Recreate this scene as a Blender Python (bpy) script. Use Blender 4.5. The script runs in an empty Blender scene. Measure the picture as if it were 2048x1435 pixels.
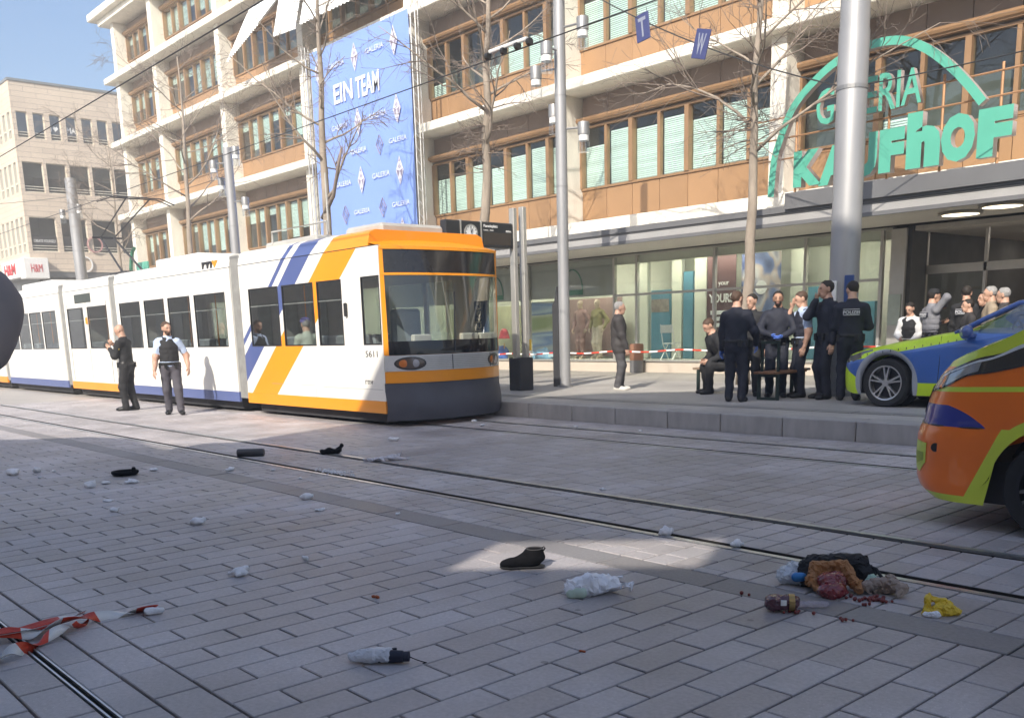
import bpy, bmesh, math, random
import numpy as np
from mathutils import Vector, Matrix
random.seed(7); rng = np.random.default_rng(7)
R = math.radians
scn = bpy.context.scene
C = scn.collection

# ---------------------------------------------------------------- camera
cam_d = bpy.data.cameras.new("camera"); cam = bpy.data.objects.new("camera", cam_d); C.objects.link(cam)
cam_d.sensor_width = 36.0; cam_d.lens = 1888.5 / 2048 * 36.0
cam_d.shift_y = 333.4 / 2048
cam_d.clip_start = 0.05; cam_d.clip_end = 2000
yaw, pitch, roll = -0.850668, -0.205124, -0.0289585
fwd = Vector((math.sin(yaw)*math.cos(pitch), math.cos(yaw)*math.cos(pitch), math.sin(pitch)))
rgt = Vector((math.cos(yaw), -math.sin(yaw), 0)); upv = rgt.cross(fwd)
r2 = math.cos(roll)*rgt + math.sin(roll)*upv; u2 = -math.sin(roll)*rgt + math.cos(roll)*upv
cam.matrix_world = Matrix(((r2.x, u2.x, -fwd.x, 0), (r2.y, u2.y, -fwd.y, 0), (r2.z, u2.z, -fwd.z, 1.5), (0, 0, 0, 1)))
scn.camera = cam

# ---------------------------------------------------------------- sky, sun, exposure
SUN_AZ, SUN_EL = R(115.0), R(34.5)            # light travels towards SUN_AZ (from +X), coming down at SUN_EL
LD = Vector((math.cos(SUN_AZ)*math.cos(SUN_EL), math.sin(SUN_AZ)*math.cos(SUN_EL), -math.sin(SUN_EL)))
world = bpy.data.worlds.new("World"); scn.world = world; world.use_nodes = True
wn = world.node_tree; wn.nodes.clear()
sky = wn.nodes.new("ShaderNodeTexSky"); sky.sky_type = 'NISHITA'; sky.sun_disc = False
sky.sun_elevation = SUN_EL
sky.sun_rotation = math.atan2(-LD.x, -LD.y)
sky.air_density = 1.0; sky.dust_density = 3.0; sky.ozone_density = 3.5
bg = wn.nodes.new("ShaderNodeBackground"); bg.inputs[1].default_value = 0.115
wo = wn.nodes.new("ShaderNodeOutputWorld")
wn.links.new(sky.outputs[0], bg.inputs[0]); wn.links.new(bg.outputs[0], wo.inputs[0])
sun_d = bpy.data.lights.new("sun", 'SUN'); sun_d.energy = 3.3; sun_d.angle = R(0.53); sun_d.color = (1.0, 0.93, 0.82)
sun = bpy.data.objects.new("sun", sun_d); C.objects.link(sun)
sun.rotation_euler = LD.to_track_quat('-Z', 'Y').to_euler()
scn.view_settings.view_transform = 'Standard'; scn.view_settings.look = 'None'
scn.view_settings.exposure = 0.98; scn.view_settings.gamma = 1.0
scn.cycles.max_bounces = 7; scn.cycles.transparent_max_bounces = 14
scn.cycles.caustics_reflective = False; scn.cycles.caustics_refractive = False

# ---------------------------------------------------------------- materials
MATS = {}
def nmat(name):
    m = bpy.data.materials.new(name); m.use_nodes = True
    return m, m.node_tree, m.node_tree.nodes["Principled BSDF"]
def N(t, typ, **kw):
    n = t.nodes.new(typ)
    for k, v in kw.items(): setattr(n, k, v)
    return n
def mat(name, col, rough=0.6, metal=0.0, var=0.12, scale=6.0, bump=0.0, bscale=None, spec=0.5, rnd=0.0, coat=0.0, detail=4.0, stretch=None):
    """principled colour with fine procedural mottling, optional bump and per-piece variation"""
    if name in MATS: return MATS[name]
    m, t, p = nmat(name); L = t.links
    p.inputs["Roughness"].default_value = rough; p.inputs["Metallic"].default_value = metal
    p.inputs["Specular IOR Level"].default_value = spec; p.inputs["Coat Weight"].default_value = coat
    if coat: p.inputs["Coat Roughness"].default_value = 0.06
    tc = N(t, "ShaderNodeTexCoord"); src = tc.outputs["Object"]
    if stretch:
        mp = N(t, "ShaderNodeMapping"); mp.inputs["Scale"].default_value = stretch; L.new(src, mp.inputs[0]); src = mp.outputs[0]
    nz = N(t, "ShaderNodeTexNoise"); nz.inputs["Scale"].default_value = scale; nz.inputs["Detail"].default_value = detail; nz.inputs["Roughness"].default_value = 0.6
    L.new(src, nz.inputs["Vector"])
    mr = N(t, "ShaderNodeMapRange"); mr.inputs[1].default_value = 0.25; mr.inputs[2].default_value = 0.75
    mr.inputs[3].default_value = 1 - var; mr.inputs[4].default_value = 1 + var
    L.new(nz.outputs[0], mr.inputs[0]); val = mr.outputs[0]
    if rnd:
        oi = N(t, "ShaderNodeObjectInfo"); ge = N(t, "ShaderNodeNewGeometry")
        ad = N(t, "ShaderNodeMath", operation='ADD'); L.new(oi.outputs["Random"], ad.inputs[0]); L.new(ge.outputs["Random Per Island"], ad.inputs[1])
        fr = N(t, "ShaderNodeMath", operation='FRACT'); L.new(ad.outputs[0], fr.inputs[0])
        m2 = N(t, "ShaderNodeMapRange"); m2.inputs[3].default_value = 1 - rnd; m2.inputs[4].default_value = 1 + rnd
        L.new(fr.outputs[0], m2.inputs[0])
        mu = N(t, "ShaderNodeMath", operation='MULTIPLY'); L.new(val, mu.inputs[0]); L.new(m2.outputs[0], mu.inputs[1]); val = mu.outputs[0]
    vm = N(t, "ShaderNodeVectorMath", operation='SCALE'); vm.inputs[0].default_value = col[:3]; L.new(val, vm.inputs["Scale"])
    L.new(vm.outputs[0], p.inputs["Base Color"])
    if bump:
        n2 = N(t, "ShaderNodeTexNoise"); n2.inputs["Scale"].default_value = bscale or scale*4; n2.inputs["Detail"].default_value = 3
        L.new(src, n2.inputs["Vector"])
        b = N(t, "ShaderNodeBump"); b.inputs["Strength"].default_value = bump; b.inputs["Distance"].default_value = 0.02
        L.new(n2.outputs[0], b.inputs["Height"]); L.new(b.outputs[0], p.inputs["Normal"])
    MATS[name] = m
    return m
def glass(name, tint=(0.8, 0.9, 0.88), refl=0.10, rough=0.02, dark=0.0):
    """thin pane: tinted see-through plus mirror reflection rising at grazing angles"""
    if name in MATS: return MATS[name]
    m, t, p = nmat(name); t.nodes.remove(p); L = t.links
    out = t.nodes["Material Output"]
    tr = N(t, "ShaderNodeBsdfTransparent"); tr.inputs[0].default_value = (*tint, 1)
    gl = N(t, "ShaderNodeBsdfGlossy"); gl.inputs["Roughness"].default_value = rough; gl.inputs[0].default_value = (0.95, 0.97, 1, 1)
    lw = N(t, "ShaderNodeLayerWeight"); lw.inputs[0].default_value = 0.5
    mr = N(t, "ShaderNodeMapRange"); mr.inputs[3].default_value = refl; mr.inputs[4].default_value = 0.85
    pw = N(t, "ShaderNodeMath", operation='POWER'); pw.inputs[1].default_value = 3.5; L.new(lw.outputs["Facing"], pw.inputs[0]); L.new(pw.outputs[0], mr.inputs[0])
    mx = N(t, "ShaderNodeMixShader"); L.new(mr.outputs[0], mx.inputs[0]); L.new(tr.outputs[0], mx.inputs[1]); L.new(gl.outputs[0], mx.inputs[2])
    L.new(mx.outputs[0], out.inputs[0]); MATS[name] = m
    return m
def emit(name, col, s):
    if name in MATS: return MATS[name]
    m, t, p = nmat(name); p.inputs["Base Color"].default_value = (*col, 1)
    p.inputs["Emission Color"].default_value = (*col, 1); p.inputs["Emission Strength"].default_value = s
    MATS[name] = m; return m

# ---------------------------------------------------------------- mesh helpers
class MB:
    def __init__(s): s.v = []; s.f = []; s.m = []; s.mi = 0
    def add(s, vs, fs):
        o = len(s.v); s.v += [tuple(v) for v in vs]; s.f += [tuple(i+o for i in f) for f in fs]; s.m += [s.mi]*len(fs); return s
    def quad(s, *p): return s.add(p, [tuple(range(len(p)))])
    def box(s, x0, x1, y0, y1, z0, z1):
        return s.add([(x0,y0,z0),(x1,y0,z0),(x1,y1,z0),(x0,y1,z0),(x0,y0,z1),(x1,y0,z1),(x1,y1,z1),(x0,y1,z1)],
                     [(0,3,2,1),(4,5,6,7),(0,1,5,4),(1,2,6,5),(2,3,7,6),(3,0,4,7)])
    def bbox(s, x0, x1, y0, y1, z0, z1, b=0.01):
        """box with chamfered edges"""
        V = []; 
        for sx in (0,1):
            for sy in (0,1):
                for sz in (0,1):
                    x=(x0,x1)[sx]; y=(y0,y1)[sy]; z=(z0,z1)[sz]; dx=(b,-b)[sx]; dy=(b,-b)[sy]; dz=(b,-b)[sz]
                    V += [(x,y+dy,z+dz),(x+dx,y,z+dz),(x+dx,y+dy,z)]
        bm = bmesh.new(); [bm.verts.new(v) for v in V]
        r = bmesh.ops.convex_hull(bm, input=bm.verts[:]); bm.verts.index_update()
        vs = [v.co[:] for v in bm.verts]; fs = [tuple(v.index for v in f.verts) for f in bm.faces]; bm.free()
        return s.add(vs, fs)
    def prism(s, poly, a0, a1, axis='y'):
        """polygon given in the two other axes, extruded along axis"""
        n = len(poly)
        def P(p, a): return {'y': (p[0], a, p[1]), 'x': (a, p[0], p[1]), 'z': (p[0], p[1], a)}[axis]
        return s.add([P(p, a0) for p in poly] + [P(p, a1) for p in poly],
                     [tuple(range(n))[::-1], tuple(range(n, 2*n))] + [(i, (i+1) % n, (i+1) % n + n, i+n) for i in range(n)])
    def tube(s, pts, r, n=8, cap=True):
        """tube through points; r a number or list"""
        pts = [Vector(p) for p in pts]; rs = r if isinstance(r, (list, tuple)) else [r]*len(pts)
        rings = []; ref = None
        for i, p in enumerate(pts):
            d = (pts[min(i+1, len(pts)-1)] - pts[max(i-1, 0)]).normalized()
            if ref is None: ref = Vector((0,0,1)) if abs(d.z) < 0.9 else Vector((1,0,0))
            a = d.cross(ref)
            if a.length < 1e-4: a = d.cross(Vector((0.3,1,0.2)))
            a.normalize(); b = d.cross(a); ref = b.cross(d) * -1 if False else ref
            rings.append([p + (a*math.cos(2*math.pi*k/n) + b*math.sin(2*math.pi*k/n))*rs[i] for k in range(n)])
        vs = [v for rg in rings for v in rg]; fs = []
        for i in range(len(rings)-1):
            for k in range(n): fs.append((i*n+k, i*n+(k+1) % n, (i+1)*n+(k+1) % n, (i+1)*n+k))
        if cap: fs += [tuple(range(n))[::-1], tuple(range((len(rings)-1)*n, len(rings)*n))]
        return s.add(vs, fs)
    def lathe(s, prof, n=24, c=(0,0,0), axis='z', cap=True):
        """profile of (radius, height) pairs turned about an axis through c"""
        vs = []; m = len(prof)
        for (r, h) in prof:
            for k in range(n):
                a = 2*math.pi*k/n; x, y = r*math.cos(a), r*math.sin(a)
                v = {'z': (x, y, h), 'y': (x, h, y), 'x': (h, x, y)}[axis]
                vs.append((v[0]+c[0], v[1]+c[1], v[2]+c[2]))
        fs = [(i*n+k, i*n+(k+1) % n, (i+1)*n+(k+1) % n, (i+1)*n+k) for i in range(m-1) for k in range(n)]
        if cap: fs += [tuple(range(n))[::-1], tuple(range((m-1)*n, m*n))]
        return s.add(vs, fs)
    def grid(s, fn, nu, nv, closed=False):
        """surface fn(u,v), u,v in 0..1"""
        vs = [fn(i/nu, j/nv) for i in range(nu+1) for j in range(nv+1)]
        fs = [(i*(nv+1)+j, (i+1)*(nv+1)+j, (i+1)*(nv+1)+j+1, i*(nv+1)+j+1) for i in range(nu) for j in range(nv)]
        return s.add(vs, fs)
    def holes(s, x0, x1, z0, z1, hs, y, t=0.05, axis='y'):
        """upright wall panel in the x-z plane at depth y..y+t with rectangular openings hs=(x0,x1,z0,z1)"""
        xs = sorted({x0, x1, *[h[0] for h in hs], *[h[1] for h in hs]}); zs = sorted({z0, z1, *[h[2] for h in hs], *[h[3] for h in hs]})
        xs = [x for x in xs if x0-1e-6 <= x <= x1+1e-6]; zs = [z for z in zs if z0-1e-6 <= z <= z1+1e-6]
        ins = lambda a, b: any(h[0] < a < h[1] and h[2] < b < h[3] for h in hs)
        P = (lambda x, yy, z: (x, yy, z)) if axis == 'y' else (lambda x, yy, z: (yy, x, z))
        cell = {(i, j) for i in range(len(xs)-1) for j in range(len(zs)-1) if not ins((xs[i]+xs[i+1])/2, (zs[j]+zs[j+1])/2)}
        for (i, j) in cell:
            a, b, c, d = xs[i], xs[i+1], zs[j], zs[j+1]
            s.quad(P(a,y,c), P(b,y,c), P(b,y,d), P(a,y,d)); s.quad(P(a,y+t,d), P(b,y+t,d), P(b,y+t,c), P(a,y+t,c))
            if (i-1, j) not in cell: s.quad(P(a,y,d), P(a,y+t,d), P(a,y+t,c), P(a,y,c))
            if (i+1, j) not in cell: s.quad(P(b,y,c), P(b,y+t,c), P(b,y+t,d), P(b,y,d))
            if (i, j-1) not in cell: s.quad(P(a,y,c), P(a,y+t,c), P(b,y+t,c), P(b,y,c))
            if (i, j+1) not in cell: s.quad(P(b,y,d), P(b,y+t,d), P(a,y+t,d), P(a,y,d))
        return s
    def mesh(s, name, mats, smooth=False, weld=False):
        me = bpy.data.meshes.new(name); me.from_pydata(s.v, [], s.f)
        for m in (mats if isinstance(mats, (list, tuple)) else [mats]): me.materials.append(m)
        if len(me.materials) > 1: me.polygons.foreach_set("material_index", s.m)
        if weld or smooth:
            bm = bmesh.new(); bm.from_mesh(me)
            if weld: bmesh.ops.remove_doubles(bm, verts=bm.verts, dist=1e-5)
            bmesh.ops.recalc_face_normals(bm, faces=bm.faces); bm.to_mesh(me); bm.free()
        if smooth:
            me.polygons.foreach_set("use_smooth", [True]*len(me.polygons))
            if smooth is not True: me.set_sharp_from_angle(angle=R(smooth))
        me.update(); return me
    def build(s, name, mats, parent=None, loc=None, smooth=False, weld=False, rotz=0):
        return link(name, s.mesh(name, mats, smooth, weld), parent, loc, rotz)
def link(name, me, parent=None, loc=None, rotz=0):
    o = bpy.data.objects.new(name, me); C.objects.link(o)
    if parent: o.parent = parent
    if loc is not None: o.location = loc
    if rotz: o.rotation_euler.z = rotz
    return o
def tag(o, label=None, cat=None, group=None, kind=None):
    if label: o["label"] = label
    if cat: o["category"] = cat
    if group: o["group"] = group
    if kind: o["kind"] = kind
    return o
def thing(name, label, cat, loc=(0,0,0), rotz=0, group=None):
    o = bpy.data.objects.new(name, None); C.objects.link(o); o.location = loc; o.rotation_euler.z = rotz
    o.empty_display_size = 0.2
    return tag(o, label, cat, group)
def bevel(me_obj, w, seg=2, ang=30):
    md = me_obj.modifiers.new("bevel", 'BEVEL'); md.width = w; md.segments = seg; md.limit_method = 'ANGLE'; md.angle_limit = R(ang)
    return me_obj
def text(s, size, mats, parent=None, loc=(0,0,0), rot=(0,0,0), ext=0.004, bold=0.0, name="lettering", align='CENTER', sx=1.0, shear=0.0):
    cu = bpy.data.curves.new("t", 'FONT'); cu.body = s; cu.size = size; cu.extrude = ext; cu.offset = bold; cu.resolution_u = 3
    cu.align_x = align; cu.align_y = 'CENTER'; cu.fill_mode = 'BOTH'; cu.shear = shear
    ob = bpy.data.objects.new("t", cu); C.objects.link(ob)
    me = bpy.data.meshes.new_from_object(ob); bpy.data.objects.remove(ob); bpy.data.curves.remove(cu)
    me.materials.clear()
    for m in (mats if isinstance(mats, (list, tuple)) else [mats]): me.materials.append(m)
    o = link(name, me, parent, loc); o.rotation_euler = rot; o.scale = (sx, 1, 1)
    return o
FACE_Y = (math.pi/2, 0, 0)               # lettering upright, read from -Y
FACE_X = (math.pi/2, 0, math.pi/2)       # lettering upright, read from +X

# implicit bodies: smooth union of tapered capsules, meshed by surface nets
def nets(F, org, h):
    nx, ny, nz = F.shape; ins = F < 0
    c = ins[:-1,:-1,:-1].astype(np.int8)
    cnt = sum(ins[i:nx-1+i, j:ny-1+j, k:nz-1+k].astype(np.int8) for i in (0,1) for j in (0,1) for k in (0,1))
    act = (cnt > 0) & (cnt < 8); idx = -np.ones(act.shape, int); I = np.argwhere(act); idx[act] = np.arange(len(I))
    P = np.zeros((len(I), 3)); W = np.zeros(len(I))
    cor = [(i,j,k) for i in (0,1) for j in (0,1) for k in (0,1)]
    for a in cor:
        for ax in range(3):
            if a[ax]: continue
            b = list(a); b[ax] = 1
            fa = F[I[:,0]+a[0], I[:,1]+a[1], I[:,2]+a[2]]; fb = F[I[:,0]+b[0], I[:,1]+b[1], I[:,2]+b[2]]
            x = (fa < 0) != (fb < 0); t = np.where(x, fa/np.where(x, fa-fb, 1), 0)
            p = np.tile(np.array(a, float), (len(I), 1)); p[:, ax] = t
            P += p*x[:, None]; W += x
    V = (I + P/W[:, None])*h + org
    faces = []
    for ax in range(3):
        u, v = (ax+1) % 3, (ax+2) % 3
        sl0 = [slice(None)]*3; sl1 = [slice(None)]*3; sl0[ax] = slice(0, -1); sl1[ax] = slice(1, None)
        E = np.argwhere(ins[tuple(sl0)] != ins[tuple(sl1)])
        E = E[(E[:, u] > 0) & (E[:, v] > 0) & (E[:, u] < F.shape[u]-1) & (E[:, v] < F.shape[v]-1)]
        def cell(du, dv):
            q = E.copy(); q[:, u] += du; q[:, v] += dv; return idx[q[:,0], q[:,1], q[:,2]]
        q = np.stack([cell(-1,-1), cell(0,-1), cell(0,0), cell(-1,0)], 1)
        fl = ins[E[:,0], E[:,1], E[:,2]]
        q[~fl] = q[~fl][:, ::-1]; faces.append(q)
    Fq = np.concatenate(faces); return V, Fq[(Fq >= 0).all(1)]
def sdf_prims(P, prims, k=0.03):
    """prims: (a, ra, b, rb, mat, flat) with flat = (axis, factor) or None -> blended distance, nearest prim"""
    D = []
    for a, ra, b, rb, mi, flat in prims:
        a = np.array(a, float); b = np.array(b, float); d = b-a; L = d@d
        q = P-a; t = np.clip((q@d)/L, 0, 1) if L > 1e-9 else np.zeros(len(P))
        w = q - t[:, None]*d
        if flat is not None:
            n = np.array(flat[0], float); n /= np.linalg.norm(n); c = w@n; w = w + np.outer(c*(flat[1]-1), n)
        D.append(np.linalg.norm(w, axis=1) - (ra+(rb-ra)*t))
    D = np.array(D); m = D.min(0)
    return m - k*np.log(np.exp(-(D-m)/k).sum(0)) if k > 0 else m, D.argmin(0)
def sdf_mesh(prims, h=0.016, k=0.02, noise=None, pad=0.06, post=None):
    A = np.array([p[0] for p in prims]+[p[2] for p in prims], float); rm = np.array([p[1] for p in prims]+[p[3] for p in prims])
    lo = (A-rm[:,None]).min(0)-pad; hi = (A+rm[:,None]).max(0)+pad; n = np.ceil((hi-lo)/h).astype(int)+1
    G = np.stack(np.meshgrid(*[lo[i]+np.arange(n[i])*h for i in range(3)], indexing='ij'), -1).reshape(-1, 3)
    F, _ = sdf_prims(G, prims, k)
    if noise is not None: F = F + noise(G)
    if post is not None: F = post(G, F)
    V, Q = nets(F.reshape(n), lo, h)
    cen = V[Q].mean(1); _, am = sdf_prims(cen, prims, 0)
    return V, Q, np.array([p[4] for p in prims])[am], cen
def wob(G, f, a, ph=0.0):
    return a*(np.sin(G[:,0]*f+1.3*np.sin(G[:,1]*f*0.7+ph)+ph)*np.sin(G[:,1]*f*1.1+0.8*np.sin(G[:,2]*f*0.9)+2*ph)+0.6*np.sin(G[:,2]*f*1.7+1.7*np.sin(G[:,0]*f*1.3)+ph))
def np_mesh(name, V, Q, mi, mats, smooth=True):
    me = bpy.data.meshes.new(name); me.from_pydata(V.tolist(), [], Q.tolist())
    for m in mats: me.materials.append(m)
    me.polygons.foreach_set("material_index", np.asarray(mi, int).tolist())
    if smooth: me.polygons.foreach_set("use_smooth", [True]*len(me.polygons))
    me.update(); return me
# ================================================================ SETTING: ground, paving, rails, platform
def pave_mat(name, col, rough, speck, rnd, blotch=0.16):
    """paving stone: per-stone tone, grime blotches and pale speckles, slight sheen"""
    m, t, p = nmat(name); L = t.links
    tc = N(t, "ShaderNodeTexCoord"); ge = N(t, "ShaderNodeNewGeometry"); oi = N(t, "ShaderNodeObjectInfo")
    pos = ge.outputs["Position"]
    n1 = N(t, "ShaderNodeTexNoise"); n1.inputs["Scale"].default_value = 1.1; n1.inputs["Detail"].default_value = 6; L.new(pos, n1.inputs["Vector"])
    n2 = N(t, "ShaderNodeTexNoise"); n2.inputs["Scale"].default_value = 45; n2.inputs["Detail"].default_value = 3; L.new(pos, n2.inputs["Vector"])
    vo = N(t, "ShaderNodeTexVoronoi"); vo.inputs["Scale"].default_value = 48; L.new(pos, vo.inputs["Vector"])
    ad = N(t, "ShaderNodeMath", operation='ADD'); L.new(oi.outputs["Random"], ad.inputs[0]); L.new(ge.outputs["Random Per Island"], ad.inputs[1])
    fr = N(t, "ShaderNodeMath", operation='FRACT'); L.new(ad.outputs[0], fr.inputs[0])
    def mrange(src, a, b, c, d):
        r = N(t, "ShaderNodeMapRange"); r.inputs[1].default_value = a; r.inputs[2].default_value = b; r.inputs[3].default_value = c; r.inputs[4].default_value = d
        L.new(src, r.inputs[0]); return r.outputs[0]
    def mul(a, b):
        q = N(t, "ShaderNodeMath", operation='MULTIPLY'); L.new(a, q.inputs[0]); L.new(b, q.inputs[1]); return q.outputs[0]
    v = mul(mul(mrange(fr.outputs[0], 0, 1, 1-rnd, 1+rnd), mrange(n1.outputs[0], .3, .7, 1-blotch, 1+blotch)), mrange(n2.outputs[0], .3, .7, .9, 1.1))
    hue = N(t, "ShaderNodeMix", data_type='RGBA'); hue.inputs["A"].default_value = (col[0]*1.015, col[1], col[2]*.985, 1); hue.inputs["B"].default_value = (col[0]*.985, col[1]*1.0, col[2]*1.02, 1)
    L.new(fr.outputs[0], hue.inputs["Factor"])
    vm = N(t, "ShaderNodeVectorMath", operation='SCALE'); L.new(hue.outputs["Result"], vm.inputs[0]); L.new(v, vm.inputs["Scale"])
    sp = N(t, "ShaderNodeMath", operation='LESS_THAN'); sp.inputs[1].default_value = speck; L.new(vo.outputs["Distance"], sp.inputs[0])
    spm = mul(sp.outputs[0], mrange(n1.outputs[0], .45, .6, 0, 1))
    mx = N(t, "ShaderNodeMix", data_type='RGBA'); L.new(spm, mx.inputs["Factor"]); L.new(vm.outputs[0], mx.inputs["A"]); mx.inputs["B"].default_value = (.62,.61,.60, 1)
    v2 = N(t, "ShaderNodeTexVoronoi"); v2.inputs["Scale"].default_value = 3.1; L.new(pos, v2.inputs["Vector"])
    gum = N(t, "ShaderNodeMath", operation='LESS_THAN'); gum.inputs[1].default_value = .055; L.new(v2.outputs["Distance"], gum.inputs[0])
    mg = N(t, "ShaderNodeMix", data_type='RGBA'); q = N(t, "ShaderNodeMath", operation='MULTIPLY'); q.inputs[1].default_value = .55; L.new(gum.outputs[0], q.inputs[0]); L.new(q.outputs[0], mg.inputs["Factor"]); L.new(mx.outputs["Result"], mg.inputs["A"]); mg.inputs["B"].default_value = (.09,.085,.085,1)
    n3 = N(t, "ShaderNodeTexNoise"); n3.inputs["Scale"].default_value = .35; n3.inputs["Detail"].default_value = 4; L.new(pos, n3.inputs["Vector"])
    vg = N(t, "ShaderNodeVectorMath", operation='SCALE'); L.new(mg.outputs["Result"], vg.inputs[0]); L.new(mrange(n3.outputs[0], .35, .65, .84, 1.12), vg.inputs["Scale"])
    L.new(vg.outputs[0], p.inputs["Base Color"])
    L.new(mrange(n1.outputs[0], .3, .7, rough-.08, rough+.1), p.inputs["Roughness"])
    b = N(t, "ShaderNodeBump"); b.inputs["Strength"].default_value = .25; b.inputs["Distance"].default_value = .004; L.new(n2.outputs[0], b.inputs["Height"]); L.new(b.outputs[0], p.inputs["Normal"])
    MATS[name] = m; return m
m_slab = pave_mat("slab_stone", (.42,.388,.39), .5, .16, .09, .26)
m_sett = pave_mat("sett_stone", (.42,.388,.385), .52, .08, .09, .24)
m_band = pave_mat("dark_band_stone", (.255,.24,.24), .52, .05, .06)
m_plat = pave_mat("platform_stone", (.43,.41,.385), .6, .05, .05)
m_plat2 = pave_mat("facade_walk_stone", (.36,.34,.31), .6, .05, .05)
m_kerb = mat("kerb_granite", (.36,.345,.335), .6, var=.2, scale=3.0, stretch=(2,2,.6), bump=.2, bscale=60)
m_joint = mat("joint_sand", (.010,.010,.011), .95, var=.3, scale=20)
m_steel = mat("rail_steel", (.58,.59,.61), .33, .75, var=.15, scale=3)
m_rust = mat("rail_groove", (.012,.011,.011), .8, 0.0, var=.3, scale=10)
m_far = mat("far_asphalt", (.30,.285,.265), .8, var=.12, scale=.8)

MB().quad((-400,-400,-.06),(400,-400,-.06),(400,400,-.06),(-400,400,-.06)).build("ground", m_far)["kind"] = "structure"
bed = MB().quad((-90,-14,-.024),(14,-14,-.024),(14,11.02,-.024),(-90,11.02,-.024)).build("paving_bed", m_joint); bed["kind"] = "structure"

def paver_mesh(name, lx, ly, m, j=.006, b=.004):
    """one chamfered paving stone, top at z=0"""
    x, y = lx/2-j, ly/2-j
    vs = [(-x,-y,-.022),(x,-y,-.022),(x,y,-.022),(-x,y,-.022),(-x,-y,-b),(x,-y,-b),(x,y,-b),(-x,y,-b),(-x+b,-y+b,0),(x-b,-y+b,0),(x-b,y-b,0),(-x+b,y-b,0)]
    fs = [(8,9,10,11)]+[(i,(i+1)%4,(i+1)%4+4,i+4) for i in range(4)]+[(i+4,(i+1)%4+4,(i+1)%4+8,i+8) for i in range(4)]
    return MB().add(vs, fs), MB().add(vs, fs).mesh(name, m)
def in_view(x, y, z=0, mrg=40):
    c = Vector((x, y, z-1.5)); d = c.dot(fwd)
    if d < .2: return 1e9
    px = 1024+1888.5*c.dot(r2)/d; py = 1050.9-1888.5*c.dot(u2)/d
    return d if (-mrg < px < 2048+mrg and -mrg < py < 1435+mrg) else 1e9
def lay(name, label_part, stones, m, parent_struct, limit=300):
    """stones: (x, y, lx, ly). the largest in view become pieces of their own, the rest one mass"""
    st = sorted(stones, key=lambda s: in_view(s[0], s[1])/math.sqrt(s[2]*s[3]))
    cache = {}
    for x, y, lx, ly in st[:limit]:
        key = (round(lx, 3), round(ly, 3))
        if key not in cache: cache[key] = paver_mesh(label_part, lx, ly, m)[1]
        o = link(label_part, cache[key], parent_struct, (x, y, random.uniform(-.0015, .0015)))
        o.rotation_euler = (random.gauss(0, .003), random.gauss(0, .003), 0)
    mb = MB()
    for x, y, lx, ly in st[limit:]:
        q = paver_base(lx, ly); dz = random.uniform(-.0015, .0015)
        mb.add([(a+x, b+y, c+dz) for a, b, c in q[0]], q[1])
    if mb.v:
        o = mb.build(label_part+"_field", m, parent_struct); o["kind"] = "stuff"
def paver_base(lx, ly, j=.006, b=.004):
    x, y = lx/2-j, ly/2-j
    return ([(-x,-y,-.022),(x,-y,-.022),(x,y,-.022),(-x,y,-.022),(-x,-y,-b),(x,-y,-b),(x,y,-b),(-x,y,-b),(-x+b,-y+b,0),(x-b,-y+b,0),(x-b,y-b,0),(-x+b,y-b,0)],
            [(8,9,10,11)]+[(i,(i+1)%4,(i+1)%4+4,i+4) for i in range(8) if i%4<4 and i<4]+[(i+4,(i+1)%4+4,(i+1)%4+8,i+8) for i in range(4)])
def zone(name):
    o = bpy.data.objects.new(name, None); C.objects.link(o); o["kind"] = "structure"; return o
# near square: long slabs in rows running away from the camera
st = []
for i in range(-120, 40):
    x = -2.69 + .2*i + .0
    off = .0 if i % 2 == 0 else .21
    y = 1.555; first = True
    edges = [1.555] + [e for e in np.arange(1.36+off, 4.33, .42) if 1.56+.06 < e < 4.33-.06] + [4.33]
    for a, b in zip(edges[:-1], edges[1:]): st.append((x, (a+b)/2, .2, b-a))
lay("square", "paving_slab", st, m_slab, zone("square_paving"))
st = []
for i in range(-60, 20):
    st.append((-2.45+.41*i, 1.4475, .41, .215)); st.append((-2.36+.41*i, 1.257, .41, .163))
    for k in range(6): st.append((-2.5+.41*i+(k%2)*.2, 1.026-.205*k, .41, .205))
lay("edge", "paving_slab", st, m_slab, zone("drain_side_paving"), 120)
st = []
for i in range(-30, 9): st.append((-2.0+.85*i, 4.465, .85, .27))
lay("band", "band_slab", st, m_band, zone("dark_band_paving"), 60)
# rail zone: smaller setts, irregular bond
st = []
for y0, y1 in ((4.60, 5.205), (5.345, 6.135), (6.275, 9.205), (9.345, 10.135), (10.275, 11.0)):
    for i in range(-118, 40):
        x = -2.66+.2*i; y = y0 + random.choice((.1, .16, .22, .28)); e = [y0]
        while y < y1-.09: e.append(y); y += .29
        e.append(y1)
        for a, b in zip(e[:-1], e[1:]): st.append((x, (a+b)/2, .2, b-a))
lay("sett", "paving_sett", st, m_sett, zone("track_paving"))
# beyond the single stones: same stones merged by distance
farm = mat("far_paving", (.40,.375,.35), .6, var=.12, scale=1.5, bump=.1)
o = MB().quad((-90,-14,-.004),(-26.4,-14,-.004),(-26.4,11.0,-.004),(-90,11.0,-.004)).build("far_square_paving", farm); o["kind"] = "structure"
o = MB().quad((-26.4,-14,-.003),(14,-14,-.003),(14,-.3,-.003),(-26.4,-.3,-.003)).build("rear_square_paving", farm); o["kind"] = "structure"
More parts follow.
